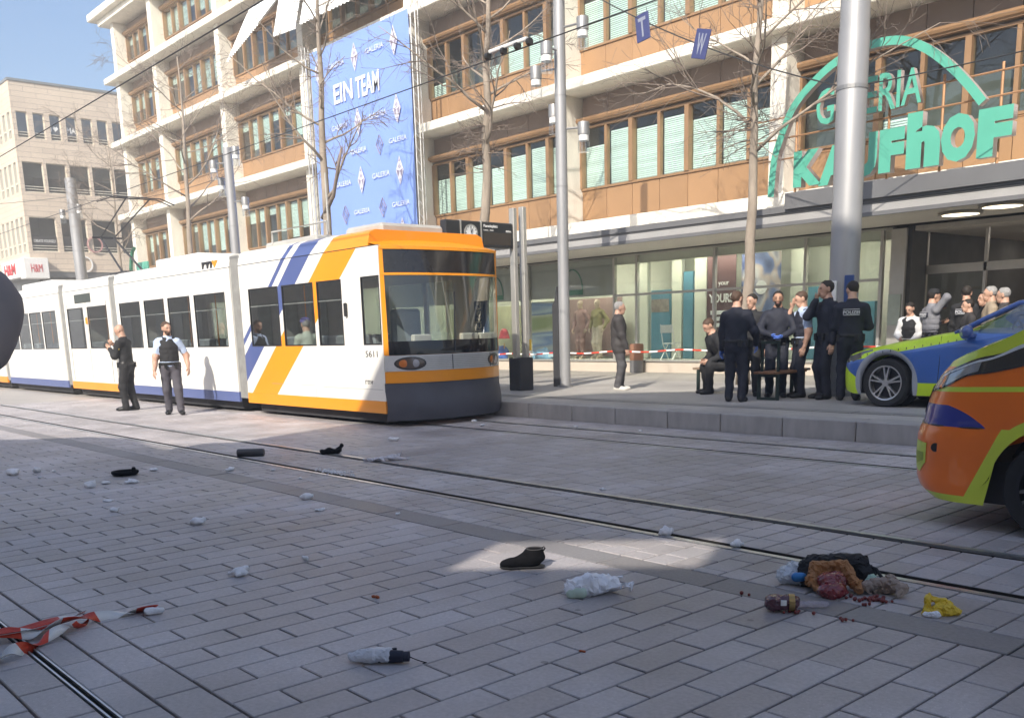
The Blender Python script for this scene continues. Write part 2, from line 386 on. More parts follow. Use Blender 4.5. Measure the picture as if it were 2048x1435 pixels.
# slot drain and rails
o = MB().box(-40,3,1.133,1.142,-.012,.001).box(-40,3,1.166,1.175,-.012,.001).build("drain_rim", m_steel); o["kind"] = "structure"
for y in (5.24, 6.24, 9.24, 10.24):
    s = -1 if y in (5.24, 9.24) else 1       # running head outside, groove inside the gauge
    rl = zone("rail")
    MB().box(-90,14,y-.027,y+.027,-.0235,.003).build("rail_head", m_steel, rl)
    MB().box(-90,14,*sorted((y-s*.028,y-s*.088)),-.0235,-.019).build("rail_groove", m_rust, rl)
    MB().box(-90,14,*sorted((y-s*.088,y-s*.102)),-.0235,.001).build("rail_lip", m_rust, rl)
# platform with kerb blocks
PZ = .25
o = MB().quad((-90,11.42,PZ),(14,11.42,PZ),(14,17.0,PZ),(-90,17.0,PZ)).build("platform_pavement", m_plat); o["kind"] = "structure"
o = MB().quad((-90,17.0,PZ),(14,17.0,PZ),(14,40,PZ),(-90,40,PZ)).build("facade_pavement", m_plat2); o["kind"] = "structure"
kz = zone("platform_kerb")
x = -32.0
while x < 3:
    w = random.choice((.95, 1.0, 1.05)); b = MB().bbox(x+.006, x+w-.006, 11.02, 11.41, -.05, PZ+.004, .012).build("kerb_block", m_kerb, kz)
    x += w
MB().box(-90,-32,11.02,11.41,-.05,PZ).build("kerb_block", m_kerb, kz)
st = MB()
for i in range(-40, 20):      # tactile strip joints: a low ribbed row parallel to the kerb
    st.box(i*.6+.01, i*.6+.59, 11.95, 12.24, PZ+.002, PZ+.007)
o = st.build("tactile_strip", mat("tactile_stone", (.27, .26, .245), .6, var=.1)); o["kind"] = "structure"
# ================================================================ BUILDINGS
def fit_text(s, x0, x1, z0, z1, mats, parent, y, axis='y', ext=.01, bold=0.0, name="lettering", side=None, flip=1, keep=False):
    """lettering scaled to fill a box; axis 'y': read from -Y in the X-Z plane, axis 'x': read from +X in the Y-Z plane"""
    o = text(s, 1.0, mats, parent, ext=1.0, bold=bold, name=name)
    me = o.data; co = np.zeros(len(me.vertices)*3); me.vertices.foreach_get("co", co); co = co.reshape(-1, 3)
    lo, hi = co.min(0), co.max(0); sx = (x1-x0)/(hi[0]-lo[0]); sz = (z1-z0)/(hi[1]-lo[1])
    if keep: sx = math.copysign(min(abs(sx), sz), sx); sz = abs(sx)
    a = (co[:,0]-lo[0])*sx+x0; b = (co[:,1]-lo[1])*sz+z0; d = co[:,2]*ext
    if axis == 'y': co = np.stack([a, y-d, b], 1)
    elif axis == 'x': co = np.stack([y+d, a, b], 1)
    else: co = np.stack([a, b, y+d], 1)
    me.vertices.foreach_set("co", co.ravel())
    if side is not None:
        me.materials.append(side)
        for p in me.polygons:
            zz = [me.vertices[i].co for i in p.vertices]
            k = 1 if axis == 'y' else 0
            if max(v[k] for v in zz)-min(v[k] for v in zz) > ext*.5: p.material_index = 1
    me.update(); return o

m_conc = mat("cream_concrete", (.76,.72,.63), .75, var=.15, scale=1.6, bump=.1, bscale=30, detail=8, stretch=(1.5,1.5,.5))
m_soff = mat("soffit_plaster", (.70, .67, .60), .8, var=.06, scale=1)
m_span = mat("bronze_panel", (.40, .235, .12), .45, .25, var=.07, scale=1.0, rnd=.07)
m_frame = mat("bronze_frame", (.36, .215, .115), .42, .35, var=.08, scale=3)
m_upan = mat("umber_panel", (.33, .245, .20), .6, var=.08, scale=1.2, rnd=.05)
m_pane = glass("office_glass", (.86, .97, .94), .07)
m_blind = mat("blind_slats", (.74, .80, .76), .55, var=.05, scale=3, rnd=.10)
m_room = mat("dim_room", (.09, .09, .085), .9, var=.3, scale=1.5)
m_grey = mat("canopy_grey", (.17, .17, .175), .5, .2, var=.10, scale=1.5, bump=.03)
m_lgrey = mat("canopy_strip", (.42, .41, .40), .5, .2, var=.08, scale=1.5)
m_alu = mat("shop_aluminium", (.55, .53, .49), .4, .6, var=.08, scale=4)
m_shop = glass("shop_glass", (.90, .97, .92), .07)

store = thing("department_store", "five storey cream concrete store with bronze window bands", "building")
PX = [-51.7, -46.95, -40.2, -33.4, -26.6, -19.76, -12.85, -5.95, .95, 7.8]
LV = [(3.96, 4.30), (7.69, 7.96), (11.25, 11.52), (14.35, 14.62), (17.1, 17.4)]
for i, (a, b) in enumerate(LV):
    s = MB().bbox(-52.7, 8.3, 19.2 if i else 19.25, 22.0, a, b, .02).build("floor_slab", m_conc, store)
for x in PX:
    for (za, zb), (zc, zd) in zip(LV[:-1], LV[1:]):
        MB().bbox(x-.2, x+.2, 19.52, 20.3, zb-.002, zc+.002, .012).build("pillar", m_conc, store)
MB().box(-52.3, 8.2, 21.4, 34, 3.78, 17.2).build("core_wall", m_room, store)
MB().box(-52.2, -51.9, 20.3, 34, 4.3, 17.1).build("side_wall", m_conc, store)
MB().bbox(-53.3, 8.6, 18.9, 35, 17.4, 17.75, .03).build("roof", m_conc, store)
def win_mesh(w, h):
    return MB().quad((0,0,0),(w,0,0),(w,0,h),(0,0,h))
def slat_mesh(w, h, n):
    mb = MB(); st = h/n
    for k in range(n): mb.quad((0, .028, -k*st), (w, .028, -k*st), (w, .0, -(k+.99)*st), (0, .0, -(k+.99)*st))
    return mb
pcache = {}
for fi, ((za, zb), (zc, zd)) in enumerate(zip(LV[:-1], LV[1:])):
    H = zc-zb; sill = zb+H*.285; top = zb+H*.755; cap = zb+H*.815
    for bi, (xa, xb) in enumerate(zip(PX[:-1], PX[1:])):
        if xb > 3: continue
        a, b = xa+.2, xb-.2; n = 7 if b-a > 5.5 else 5; p = (b-a)/n
        glassbay = (fi == 2 and bi in (2, 3)) or (fi == 3 and bi in (2, 3))
        fr = MB()
        fr.box(a, b, 20.12, 20.26, sill-.03, sill+.03).box(a, b, 20.12, 20.26, top, top+.05)
        for k in range(n+1):
            x = a+k*p; wide = .065 if k % 2 == 0 else .045
            fr.box(max(a, x-wide), min(b, x+wide), 20.08 if k % 2 == 0 else 20.13, 20.262, sill+.028, top+.002)
        bays = fr.build("window_band", m_frame, store)
        MB().tube([(a-.02, 20.0, cap), (b+.02, 20.0, cap)], .075, 8).box(a, b, 20.0, 20.25, cap-.10, cap-.03).build("blind_box", m_frame, bays)
        for k in range(n):
            x = a+k*p; w = p-.10; h = top-sill-.06
            key = ("pane", round(w, 2), round(h, 2))
            if key not in pcache: pcache[key] = win_mesh(w, h).mesh("window_pane", m_pane)
            o = link("window_pane", pcache[key], bays, (x+.05, 20.20, sill+.03))
            if not glassbay:
                full = random.random()
                dr = h*(random.choice((.86, .72, .80, .92)) if bi >= 4 else random.choice((.8, .55, .35, .9, .15, .7)))
                if fi == 0 and bi >= 6: dr = h*random.choice((.0, .0, .12))
                if fi == 1 and bi in (4,): dr = h*random.choice((.0, .0, .3, .6))
                if dr > .05:
                    q = max(6, int(dr/.05)); key = ("bl", round(w, 2), q)
                    if key not in pcache: pcache[key] = slat_mesh(w-.04, q*.05, q).mesh("blind", m_blind)
                    link("blind", pcache[key], bays, (x+.07, 20.27, sill+.03+q*.05 if bi >= 4 else top-.04))
            key = ("sp", round(p, 2), fi)
            if key not in pcache:
                pcache[key] = MB().bbox(.008, p-.008, 0, .06, zb+.03, sill-.035, .006).mesh("spandrel_panel", m_span)
                pcache[("up", round(p, 2), fi)] = MB().bbox(.008, p-.008, .03, .08, top+.055, zc-.004, .006).mesh("upper_panel", m_upan)
            link("spandrel_panel", pcache[key], store, (x, 20.16, 0))
            link("upper_panel", pcache[("up", round(p, 2), fi)], store, (x, 20.18, 0))
        MB().box(a, b, 20.23, 20.24, zb, sill-.02).build("panel_backing", m_room, bays)
# loose floor-by-floor rooms behind the panes
for (za, zb), (zc, zd) in zip(LV[:-1], LV[1:]):
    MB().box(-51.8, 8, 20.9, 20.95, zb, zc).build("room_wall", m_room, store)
# tilted metal sun sails on the glazed upper bays
m_sail = mat("white_mesh_sail", (.80, .82, .80), .5, .1, var=.05, scale=2)
def sail(c0, c1, c2, c3, n=34):
    mb = MB(); c0, c1, c2, c3 = map(Vector, (c0, c1, c2, c3)); nr = (c1-c0).cross(c3-c0).normalized()
    def fn(u, v):
        p = c0.lerp(c1, u).lerp(c3.lerp(c2, u), v); return tuple(p+nr*(.03 if int(round(u*n)) % 2 else -.03))
    return mb.grid(fn, n, 1)
sail((-36.2,19.1,13.9),(-33.3,19.1,13.9),(-34.2,18.3,12.72),(-36.9,18.3,12.0)).build("sun_sail", m_sail, store)
sail((-33.6,19.1,14.2),(-31.9,19.1,14.2),(-31.5,18.3,11.95),(-33.1,18.3,12.05)).build("sun_sail", m_sail, store)
sail((-31.6,19.1,14.2),(-26.8,19.1,14.2),(-27.3,18.3,11.95),(-31.2,18.3,12.0)).build("sun_sail", m_sail, store)
# canopy over the shop windows
MB().bbox(-51.5, 8, 17.24, 20.2, 3.44, 3.74, .01).build("canopy", m_soff, store)
MB().box(-51.5, 8, 17.14, 17.235, 3.36, 3.43).build("canopy_edge", m_grey, store)
MB().box(-51.5, 8, 17.17, 17.238, 3.435, 3.575).build("canopy_strip", m_lgrey, store)
MB().box(-51.5, 8, 17.15, 17.236, 3.58, 3.605).build("canopy_edge", m_grey, store)
MB().box(-51.5, 8, 17.12, 17.237, 3.61, 3.73).build("canopy_fascia", m_grey, store)
MB().box(-11.0, 8, 17.05, 17.115, 3.66, 3.96).build("canopy_fascia", m_grey, store)
# ground floor shop windows: frames, panes, lit display rooms
m_plinth = mat("plinth_stone", (.55, .48, .40), .6, var=.08, scale=2, bump=.05)
MB().bbox(-51, -10.3, 20.02, 20.6, .2, .53, .01).build("plinth", m_plinth, store)
MB().box(-51, -10.3, 19.98, 20.3, .532, .57).build("plinth_ledge", m_alu, store)
m_disp = mat("display_wall", (.74, .76, .66), .8, var=.05, scale=1); m_dfloor = mat("display_floor", (.62, .60, .54), .6, var=.06, scale=2)
MB().box(-51, -10.4, 22.1, 22.2, .5, 3.43).build("display_wall", m_disp, store)
MB().box(-51, -10.4, 20.3, 22.1, .45, .56).build("display_floor", m_dfloor, store)
MB().box(-51, -10.4, 20.3, 22.1, 3.36, 3.42).build("display_ceiling", m_soff, store)
for k in range(10): MB().box(-50+4.1*k, -47+4.1*k, 20.48, 20.62, 3.325, 3.355).build("display_light", emit("display_glow", (1,.95,.84), 14), store)  # strips added to brighten the displays, tucked out of view behind the pelmet
MB().box(-51, -10.4, 20.34, 20.38, 3.16, 3.358).build("pelmet", m_soff, store)
SX = [-50.5, -46, -42, -38, -34, -30, -26, -21.9, -18.38, -17.55, -14.98, -12.41, -10.55]
for x in SX: MB().box(x-.035, x+.035, 20.14, 20.24, .57, 3.36).build("shop_mullion", m_alu, store)
for a, b in zip(SX[:-1], SX[1:]):
    MB().quad((a+.035,20.2,.57),(b-.035,20.2,.57),(b-.035,20.2,3.36),(a+.035,20.2,3.36)).build("shop_window", m_shop, store)
    if a > -19: MB().box(a+.036, b-.036, 20.15, 20.235, 2.30, 2.36).build("shop_transom", m_alu, store)
m_val = mat("grey_valance", (.36, .355, .34), .6, var=.05, scale=2)
MB().box(-30, -18.45, 20.26, 20.29, 2.36, 3.36).build("valance", m_val, store)
m_teal = mat("teal_panel", (.10,.27,.36), .5, var=.12, scale=2)
m_umb = mat("maroon_panel", (.12, .06, .06), .55, var=.15, scale=2)
m_lgt = mat("pale_column", (.74, .76, .64), .6, var=.04, scale=2)
for a, b, c, d, mm in ((-17.92,-17.23,.57,2.45,m_teal), (-16.78,-16.45,.57,2.9,m_teal), (-18.35,-18.05,.57,3.3,m_lgt), (-17.18,-16.84,.57,3.3,m_lgt), (-16.40,-16.0,.57,3.3,m_lgt), (-13.45,-13.05,.57,3.3,m_lgt), (-12.2,-11.9,.57,3.3,m_lgt), (-12.95,-12.4,.57,2.3,m_teal),(-11.85,-11.2,.57,1.9,m_teal)):
    MB().bbox(a, b, 21.2, 21.35, c, d, .01).build("display_panel", mm, store)
MB().quad((-17.90,21.19,1.85),(-17.26,21.19,1.85),(-17.26,21.19,2.2),(-17.90,21.19,2.2)).build("display_photo", mat("photo_print", (.3,.26,.22), .5, var=.5, scale=6), store)
MB().box(-52.3, -10.45, 22.25, 34, .2, 3.77).build("stock_room", m_room, store)
# entrance recess
m_int = mat("hall_interior", (.32,.25,.20), .7, var=.4, scale=.8)
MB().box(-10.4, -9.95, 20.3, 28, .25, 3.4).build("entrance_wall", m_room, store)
MB().box(-9.9, 6, 27.9, 28.0, .25, 3.4).build("hall_wall", m_int, store)
MB().box(-9.9, 6, 20.3, 28, 3.30, 3.40).build("hall_ceiling", mat("hall_ceiling_paint", (.5,.47,.42), .7, var=.1), store)
for x, y in ((-8.35, 18.9), (-7.35, 18.3)):
    ring = MB().lathe([(.38,3.43),(.40,3.39),(.34,3.385)], 28, (x,y,0)).build("ceiling_lamp", m_alu, store)
    MB().lathe([(.0,3.383),(.33,3.383)], 28, (x,y,0), cap=False).build("lamp_disc", emit("lamp_glow", (1,.86,.62), 1.6), ring)
for x, y, w in ((-8.3, 23, .7), (-6.9, 24.5, .5), (-6.2, 22.5, .5), (-9.2, 25.5, .6), (-7.6, 26.5, .6)):
    MB().box(x-w/2, x+w/2, y-.07, y+.07, 3.27, 3.296).build("strip_light", emit("strip_glow", (1,.92,.8), 9), store)
MB().box(-8.6, -7.4, 27.2, 27.3, 1.9, 2.1).build("amber_sign", emit("amber_glow", (1,.45,.12), 1.2), store)
for x in (-9.97, -8.7, -7.75, -7.6, -6.3, -5.2): MB().box(x-.03, x+.03, 21.0, 21.08, .25, 3.3).build("door_frame", m_alu, store)
MB().box(-9.95, -5, 21.0, 21.08, 2.42, 2.6).build("door_header", m_alu, store)
for a, b in ((-9.94,-8.73),(-6.27,-5.23)): MB().quad((a,21.04,.27),(b,21.04,.27),(b,21.04,2.42),(a,21.04,2.42)).build("door_pane", m_shop, store)
MB().box(-10.35, -10.02, 20.16, 20.24, .3, 3.36).build("corner_frame", m_alu, store)
MB().bbox(-10.34, -10.06, 20.12, 20.155, 1.35, 2.0, .005).build("notice_board", mat("notice_green", (.45,.52,.46), .5), store)
for k, (x, y, w_, h_, c_) in enumerate(((-9.2,24.5,.9,1.5,(.25,.12,.08)),(-8.0,25.5,.8,1.9,(.45,.4,.35)),(-6.9,23.6,.7,1.3,(.12,.14,.2)),(-6.0,26,1.2,1.7,(.5,.35,.2)),(-9.4,22.6,.5,1.2,(.4,.38,.36)))):
    MB().bbox(x-w_/2,x+w_/2,y,y+.5,.26,.26+h_,.03).build("display_stand", mat("stand_%d" % k, c_, .6, var=.3, scale=5), store)
# shop window posters
def poster(x0, x1, z0, z1, m, lab, y=20.45):
    o = MB().bbox(x0, x1, y, y+.02, z0, z1, .004).build("window_poster", m); tag(o, lab, "poster"); return o
pm = poster(-15.75, -14.85, .62, 3.2, m_umb, "maroon poster with white lettering behind shop glass", 20.9)
m_whitep = mat("white_print", (.8,.8,.78), .5, var=.04)
fit_text("YOURS", -15.68, -14.92, 2.02, 2.25, m_whitep, pm, 20.89, ext=.003, bold=.03); fit_text("in your", -15.55, -15.05, 2.42, 2.58, m_whitep, pm, 20.89, ext=.003)
for k in range(3): MB().bbox(-15.62+.06*k, -15.0+.04*k, 20.88, 20.895, 1.72-.16*k, 1.82-.16*k, .003).build("print_line", m_whitep, pm)
def wave_mat(name, cols, sc, rot):
    m, t, p = nmat(name); L = t.links
    tc = N(t, "ShaderNodeTexCoord"); mp = N(t, "ShaderNodeMapping"); mp.inputs["Rotation"].default_value = rot; mp.inputs["Scale"].default_value = sc
    nz = N(t, "ShaderNodeTexNoise"); nz.inputs["Scale"].default_value = 1.0; nz.inputs["Detail"].default_value = 1.5
    cr = N(t, "ShaderNodeValToRGB"); el = cr.color_ramp.elements
    while len(el) < len(cols): el.new(.5)
    for e, (pos, c) in zip(el, cols): e.position = pos; e.color = (*c, 1)
    L.new(tc.outputs["Object"], mp.inputs[0]); L.new(mp.outputs[0], nz.inputs[0]); L.new(nz.outputs[0], cr.inputs[0]); L.new(cr.outputs[0], p.inputs["Base Color"])
    p.inputs["Roughness"].default_value = .5; MATS[name] = m; return m
m_stripe = wave_mat("sea_stripes", [(.32,(.30,.36,.16)),(.40,(.55,.56,.42)),(.46,(.10,.20,.42)),(.52,(.45,.55,.62)),(.58,(.12,.22,.45)),(.66,(.50,.50,.36)),(.75,(.28,.34,.14))], (.18,1,1.7), (0,0,0))
poster(-22.7, -21.25, .62, 2.30, m_stripe, "sea and meadow striped banner behind shop glass", 20.6)
poster(-21.4, -19.2, .62, 2.34, mat("dusky_rose", (.36,.25,.23), .6, var=.2, scale=1.5), "dusky rose backdrop behind the two mannequins", 21.4)
poster(-27.5, -23.0, .62, 2.25, mat("meadow_backdrop", (.42,.42,.26), .6, var=.35, scale=1.6), "pale meadow backdrop beside the tram in shop window", 21.3)
fig = wave_mat("sport_photo", [(.38,(.06,.09,.2)),(.47,(.16,.22,.42)),(.52,(.55,.45,.40)),(.58,(.60,.58,.60)),(.66,(.10,.13,.28))], (1.6,1,1.1), (0,0,.3))
pp = poster(-14.75, -13.6, .62, 3.2, fig, "blue sport photograph poster beside pale column in shop window", 21.0)
MB().lathe([(.0,0),(.17,0),(.17,.01),(.0,.01)], 20, (-14.15,20.985,2.35), 'y').build("photo_ball", m_whitep, pp)
# green arch logos on the valance
m_green = mat("sign_green", (.10,.41,.30), .45, var=.06, scale=3); m_gdark = mat("logo_green", (.03,.20,.12), .5)
m_gside = mat("sign_return", (.42, .36, .34), .5, var=.08)
for x in (-23.6, -20.1):
    lg = MB(); lg.tube([(x+.42*math.cos(t), 20.245, 2.52+.62*math.sin(t)) for t in np.linspace(.05, math.pi-.05, 14)], .02, 6)
    o = lg.build("store_logo", m_gdark); tag(o, "green arch emblem on grey valance, %s" % ("behind the stop sign" if x < -22 else "beside the slim grey pole"), "logo", "arch emblems on the valance")
    MB().box(x-.28, x+.42, 20.235, 20.255, 2.42, 2.56).build("logo_bar", m_gdark, o)

# big roof sign on the canopy
sg = thing("store_sign", "large green GALERIA KAUFHOF sign with arch on the canopy", "sign", (0, 0, 0))
SYY = 17.6
arc = [(-11.65,4.0),(-11.6,4.62),(-11.5,4.99),(-11.18,5.64),(-10.65,6.09),(-10.14,6.34),(-9.64,6.43),(-9.07,6.39),(-8.59,6.17),(-8.13,5.79),(-7.76,5.39),(-7.5,5.06)]
def catmull(P, n):
    out = []; P = [Vector(p) for p in P]; Q = [P[0]*2-P[1]]+P+[P[-1]*2-P[-2]]
    for i in range(1, len(Q)-2):
        for k in range(n):
            t = k/n; a, b, c, d = Q[i-1:i+3]
            out.append(.5*((2*b)+(c-a)*t+(2*a-5*b+4*c-d)*t*t+(3*b-a-3*c+d)*t**3))
    return out+[P[-1]]
ap = catmull([(x, z, 0) for x, z in arc], 5); ab = MB(); w = .075
rows = []
for i, p in enumerate(ap):
    d = (ap[min(i+1, len(ap)-1)]-ap[max(i-1, 0)]).normalized(); nx, nz = -d.y, d.x
    rows.append([(p.x+nx*w, SYY-.06, p.y+nz*w), (p.x-nx*w, SYY-.06, p.y-nz*w), (p.x-nx*w, SYY+.08, p.y-nz*w), (p.x+nx*w, SYY+.08, p.y+nz*w)])
for i in range(len(rows)-1):
    A, B = rows[i], rows[i+1]
    ab.mi = 0; ab.quad(A[0], A[1], B[1], B[0]); ab.mi = 1
    ab.quad(A[1], A[2], B[2], B[1]); ab.quad(A[2], A[3], B[3], B[2]); ab.quad(A[3], A[0], B[0], B[3])
ab.quad(*rows[0]); ab.quad(*rows[-1]); ab.build("sign_arch", [m_green, m_gside], sg)
for ch, x0, x1, z0, z1 in (("K",-11.12,-10.5,4.11,4.79),("A",-10.56,-9.86,4.07,4.79),("U",-9.88,-9.36,4.12,4.90),("F",-9.32,-8.84,4.14,4.90),("h",-8.80,-8.18,4.14,5.10),("O",-8.17,-7.58,4.15,4.95),("F",-7.54,-6.97,4.15,4.94)):
    fit_text(ch, x0, x1, z0, z1, m_green, sg, SYY, ext=.085, bold=.075, name="letter", side=m_gside)
for ch, x0, x1, z0, z1 in (("G",-10.67,-10.29,5.20,5.85),("A",-10.25,-9.98,5.22,5.86),("L",-9.97,-9.74,5.23,5.87),("E",-9.72,-9.42,5.24,5.88),("R",-9.39,-9.06,5.24,5.89),("I",-9.05,-8.98,5.25,5.88),("A",-8.96,-8.58,5.26,5.87)):
    fit_text(ch, x0, x1, z0, z1, m_green, sg, SYY, ext=.06, bold=.012, name="letter", side=m_gside)
m_rod = mat("copper_rod", (.45,.25,.13), .5, .4)
for z in (4.75, 5.15, 5.55): MB().tube([(-12.2,17.78,z-.02),(-6.9,17.78,z+.02)], .018, 6).build("sign_rail", m_rod, sg)
for x in (-11.25, -9.3, -8.3, -7.3): MB().tube([(x,17.8,3.99),(x,17.8,5.7)], .025, 6).build("sign_post", m_rod, sg)
# smaller side sign far left on the canopy
s2 = thing("side_sign", "small green arch sign above far tram roof", "sign")
MB().tube([(-47.2+.9*(1-math.cos(t)), 17.5, 4.0+1.75*math.sin(t)) for t in np.linspace(0, 1.45, 10)], .09, 6).build("sign_arch", m_gdark, s2)
for k in range(4): MB().bbox(-46.3+.36*k, -46.0+.36*k, 17.45, 17.55, 4.35, 5.05, .02).build("letter", m_green, s2)

# advertising banner on its scaffold mast
ban = thing("facade_banner", "tall blue banner reading EIN TEAM between scaffold masts", "banner")
m_ban = mat("banner_blue", (.20,.315,.70), .6, var=.03, scale=.5)
bx0, bx1, bz0, bz1 = -31.75, -25.75, 4.3, 11.28
MB().grid(lambda u, v: (bx0+(bx1-bx0)*u, 18.92+.02*math.sin(u*9)*math.sin(v*7+u*3), bz0+(bz1-bz0)*v), 12, 14).build("banner_cloth", m_ban, ban, smooth=True)
m_bw = mat("banner_white", (.72,.74,.82), .6, var=.02); m_bs = mat("banner_pale", (.52,.59,.82), .6, var=.03); m_be = mat("emblem_pale", (.60,.61,.72), .6, var=.03); m_bg = mat("banner_grey", (.24,.21,.30), .6, var=.05)
fit_text("EIN", -30.25, -29.05, 9.30, 9.93, m_bw, ban, 18.88, ext=.003, bold=.02); fit_text("TEAM", -28.85, -27.45, 9.24, 9.9, m_bw, ban, 18.88, ext=.003, bold=.02)
for i, z in enumerate((10.55, 8.53, 6.65, 4.75)):
    for x in (-31.2, -28.83, -26.54):
        e = MB(); e.mi = 0; e.prism([(x,z-.52),(x+.30,z),(x,z+.52),(x-.30,z)], 18.876, 18.88); e.mi = 1
        for sx in (-1, 1): e.prism([(x+sx*.02,z-.02),(x+sx*.24,z+.05),(x+sx*.13,z-.25)], 18.872, 18.8755); e.prism([(x+sx*.02,z+.25),(x+sx*.10,z+.13),(x+sx*.02,z+.05)], 18.872, 18.8755)
        e.prism([(x-.06,z+.32),(x+.06,z+.32),(x,z+.45)], 18.872, 18.8755); e.prism([(x-.07,z-.3),(x+.07,z-.3),(x,z-.42)], 18.872, 18.8755)
        e.v = [(x+(a-x)*.72, b, z+(c-z)*.86) for a, b, c in e.v]; e.build("emblem", [m_be, m_bg], ban)
        if x < -27: fit_text("GALERIA", x+.68, x+1.72, z-.07, z+.10, m_bs, ban, 18.88, ext=.003, bold=.02)
for z in (7.6, 5.62):
    for x in (-29.95, -27.62):
        d = MB(); d.tube([(x,18.88,z-.3),(x+.2,18.88,z),(x,18.88,z+.3),(x-.2,18.88,z),(x,18.88,z-.3)], .018, 5); d.tube([(x,18.88,z-.14),(x+.09,18.88,z),(x,18.88,z+.14),(x-.09,18.88,z),(x,18.88,z-.14)], .014, 5)
        d.build("diamond_outline", m_bg, ban)
        fit_text("GALERIA", x+.55, x+1.55, z-.07, z+.09, m_bs, ban, 18.88, ext=.003, bold=.02)
m_truss = mat("truss_alu", (.62,.61,.58), .35, .7, var=.1)
for x in (-31.98, -25.35):
    t = MB()
    for dx, dy in ((-.12,0),(.12,0),(0,.2)): t.tube([(x+dx,18.8+dy,3.9),(x+dx,18.8+dy,11.5)], .024, 6)
    for k in range(19):
        z = 4+.4*k; t.tube([(x-.12,18.8,z),(x+.12,18.8,z+.2)], .010, 4); t.tube([(x+.12,18.8,z+.2),(x-.12,18.8,z+.4)], .010, 4); t.tube([(x+.12,18.8,z),(x,19.0,z+.2)], .010, 4)
    t.build("scaffold_mast", m_truss, ban)

# stone-clad shop building beyond the side street
m_lime = None
def lime():
    m, t, p = nmat("limestone_courses"); L = t.links
    ge = N(t, "ShaderNodeNewGeometry"); sx = N(t, "ShaderNodeSeparateXYZ"); L.new(ge.outputs["Position"], sx.inputs[0])
    ad = N(t, "ShaderNodeMath", operation='ADD'); L.new(sx.outputs[0], ad.inputs[0]); L.new(sx.outputs[1], ad.inputs[1])
    cb = N(t, "ShaderNodeCombineXYZ"); L.new(ad.outputs[0], cb.inputs[0]); L.new(sx.outputs[2], cb.inputs[1])
    br = N(t, "ShaderNodeTexBrick"); br.inputs["Scale"].default_value = 1.0; br.inputs["Brick Width"].default_value = 1.5; br.inputs["Row Height"].default_value = .33
    br.inputs["Mortar Size"].default_value = .012; br.inputs["Color1"].default_value = (.66,.55,.43,1); br.inputs["Color2"].default_value = (.58,.48,.38,1); br.inputs["Mortar"].default_value = (.33,.27,.22,1)
    L.new(cb.outputs[0], br.inputs["Vector"])
    nz = N(t, "ShaderNodeTexNoise"); nz.inputs["Scale"].default_value = .6; mr = N(t, "ShaderNodeMapRange"); mr.inputs[3].default_value = .88; mr.inputs[4].default_value = 1.1; L.new(ge.outputs["Position"], nz.inputs["Vector"]); L.new(nz.outputs[0], mr.inputs[0])
    vm = N(t, "ShaderNodeVectorMath", operation='SCALE'); L.new(br.outputs["Color"], vm.inputs[0]); L.new(mr.outputs[0], vm.inputs["Scale"]); L.new(vm.outputs[0], p.inputs["Base Color"])
    b = N(t, "ShaderNodeBump"); b.inputs["Strength"].default_value = .4; b.inputs["Distance"].default_value = .02; L.new(br.outputs["Fac"], b.inputs["Height"]); b.invert = True; L.new(b.outputs[0], p.inputs["Normal"])
    p.inputs["Roughness"].default_value = .75; return m
m_lime = lime()
hm = thing("stone_building", "pale limestone shop building on far left corner", "building")
XR, YL = -68.6, 19.0
rowsR = [(14.38,15.97,.68,1.0,24),(11.07,12.94,1.25,1.45,17),(7.37,9.53,1.65,1.95,12)]
hs = [(19.24+k*p, 19.24+k*p+w, z0, z1) for z0, z1, w, p, n in rowsR for k in range(n)]
rowsL = [(14.38,15.97,.75,1.12,20),(11.07,12.94,.75,1.12,20),(7.37,9.53,.75,1.12,20)]
hl = [(XR-.35-k*p-w, XR-.35-k*p, z0, z1) for z0, z1, w, p, n in rowsL for k in range(n)]
MB().holes(19.0, 46, 6.1, 17.75, hs, XR-.3, .3, 'x').build("street_wall", m_lime, hm)
MB().holes(-100, XR-.3, 6.1, 17.75, hl, YL, .3).build("front_wall", m_lime, hm)
MB().box(-100.1, XR+.06, 18.94, 46.1, 17.752, 17.9).build("roof_edge", mat("roof_metal", (.22,.24,.25), .5, .3), hm)
MB().box(-100, XR-.35, 19.9, 46, 4.0, 17.75).build("core_wall", m_room, hm)
m_wg = glass("stone_building_glass", (.30,.34,.34), .17); m_wf = mat("pale_window_frame", (.66,.62,.52), .5, var=.05)
m_roll = mat("roller_blind", (.46,.43,.40), .7, var=.08, rnd=.15)
cache = {}
for (z0, z1, w, p, n) in rowsR:
    for k in range(n):
        y = 19.24+k*p
        f = MB().box(XR-.2, XR-.12, y, y+.05, z0, z1).box(XR-.2, XR-.12, y+w-.05, y+w, z0, z1).box(XR-.2, XR-.12, y+.05, y+w-.05, z0, z0+.06).box(XR-.2,XR-.12,y+.05,y+w-.05,z1-.05,z1).build("window", m_wf, hm)
        MB().quad((XR-.16,y,z0),(XR-.16,y+w,z0),(XR-.16,y+w,z1),(XR-.16,y,z1)).build("pane", m_wg, f)
        for zz in (.18, .34): MB().box(XR-.09, XR-.07, y+.02, y+w-.02, z0+zz, z0+zz+.04).build("guard_rail", m_wf, f)
        if z0 > 10 and w > 1: MB().box(XR-.33, XR-.30, y+.05, y+w-.05, z0+.95, z1).build("roller_blind", m_roll, f)
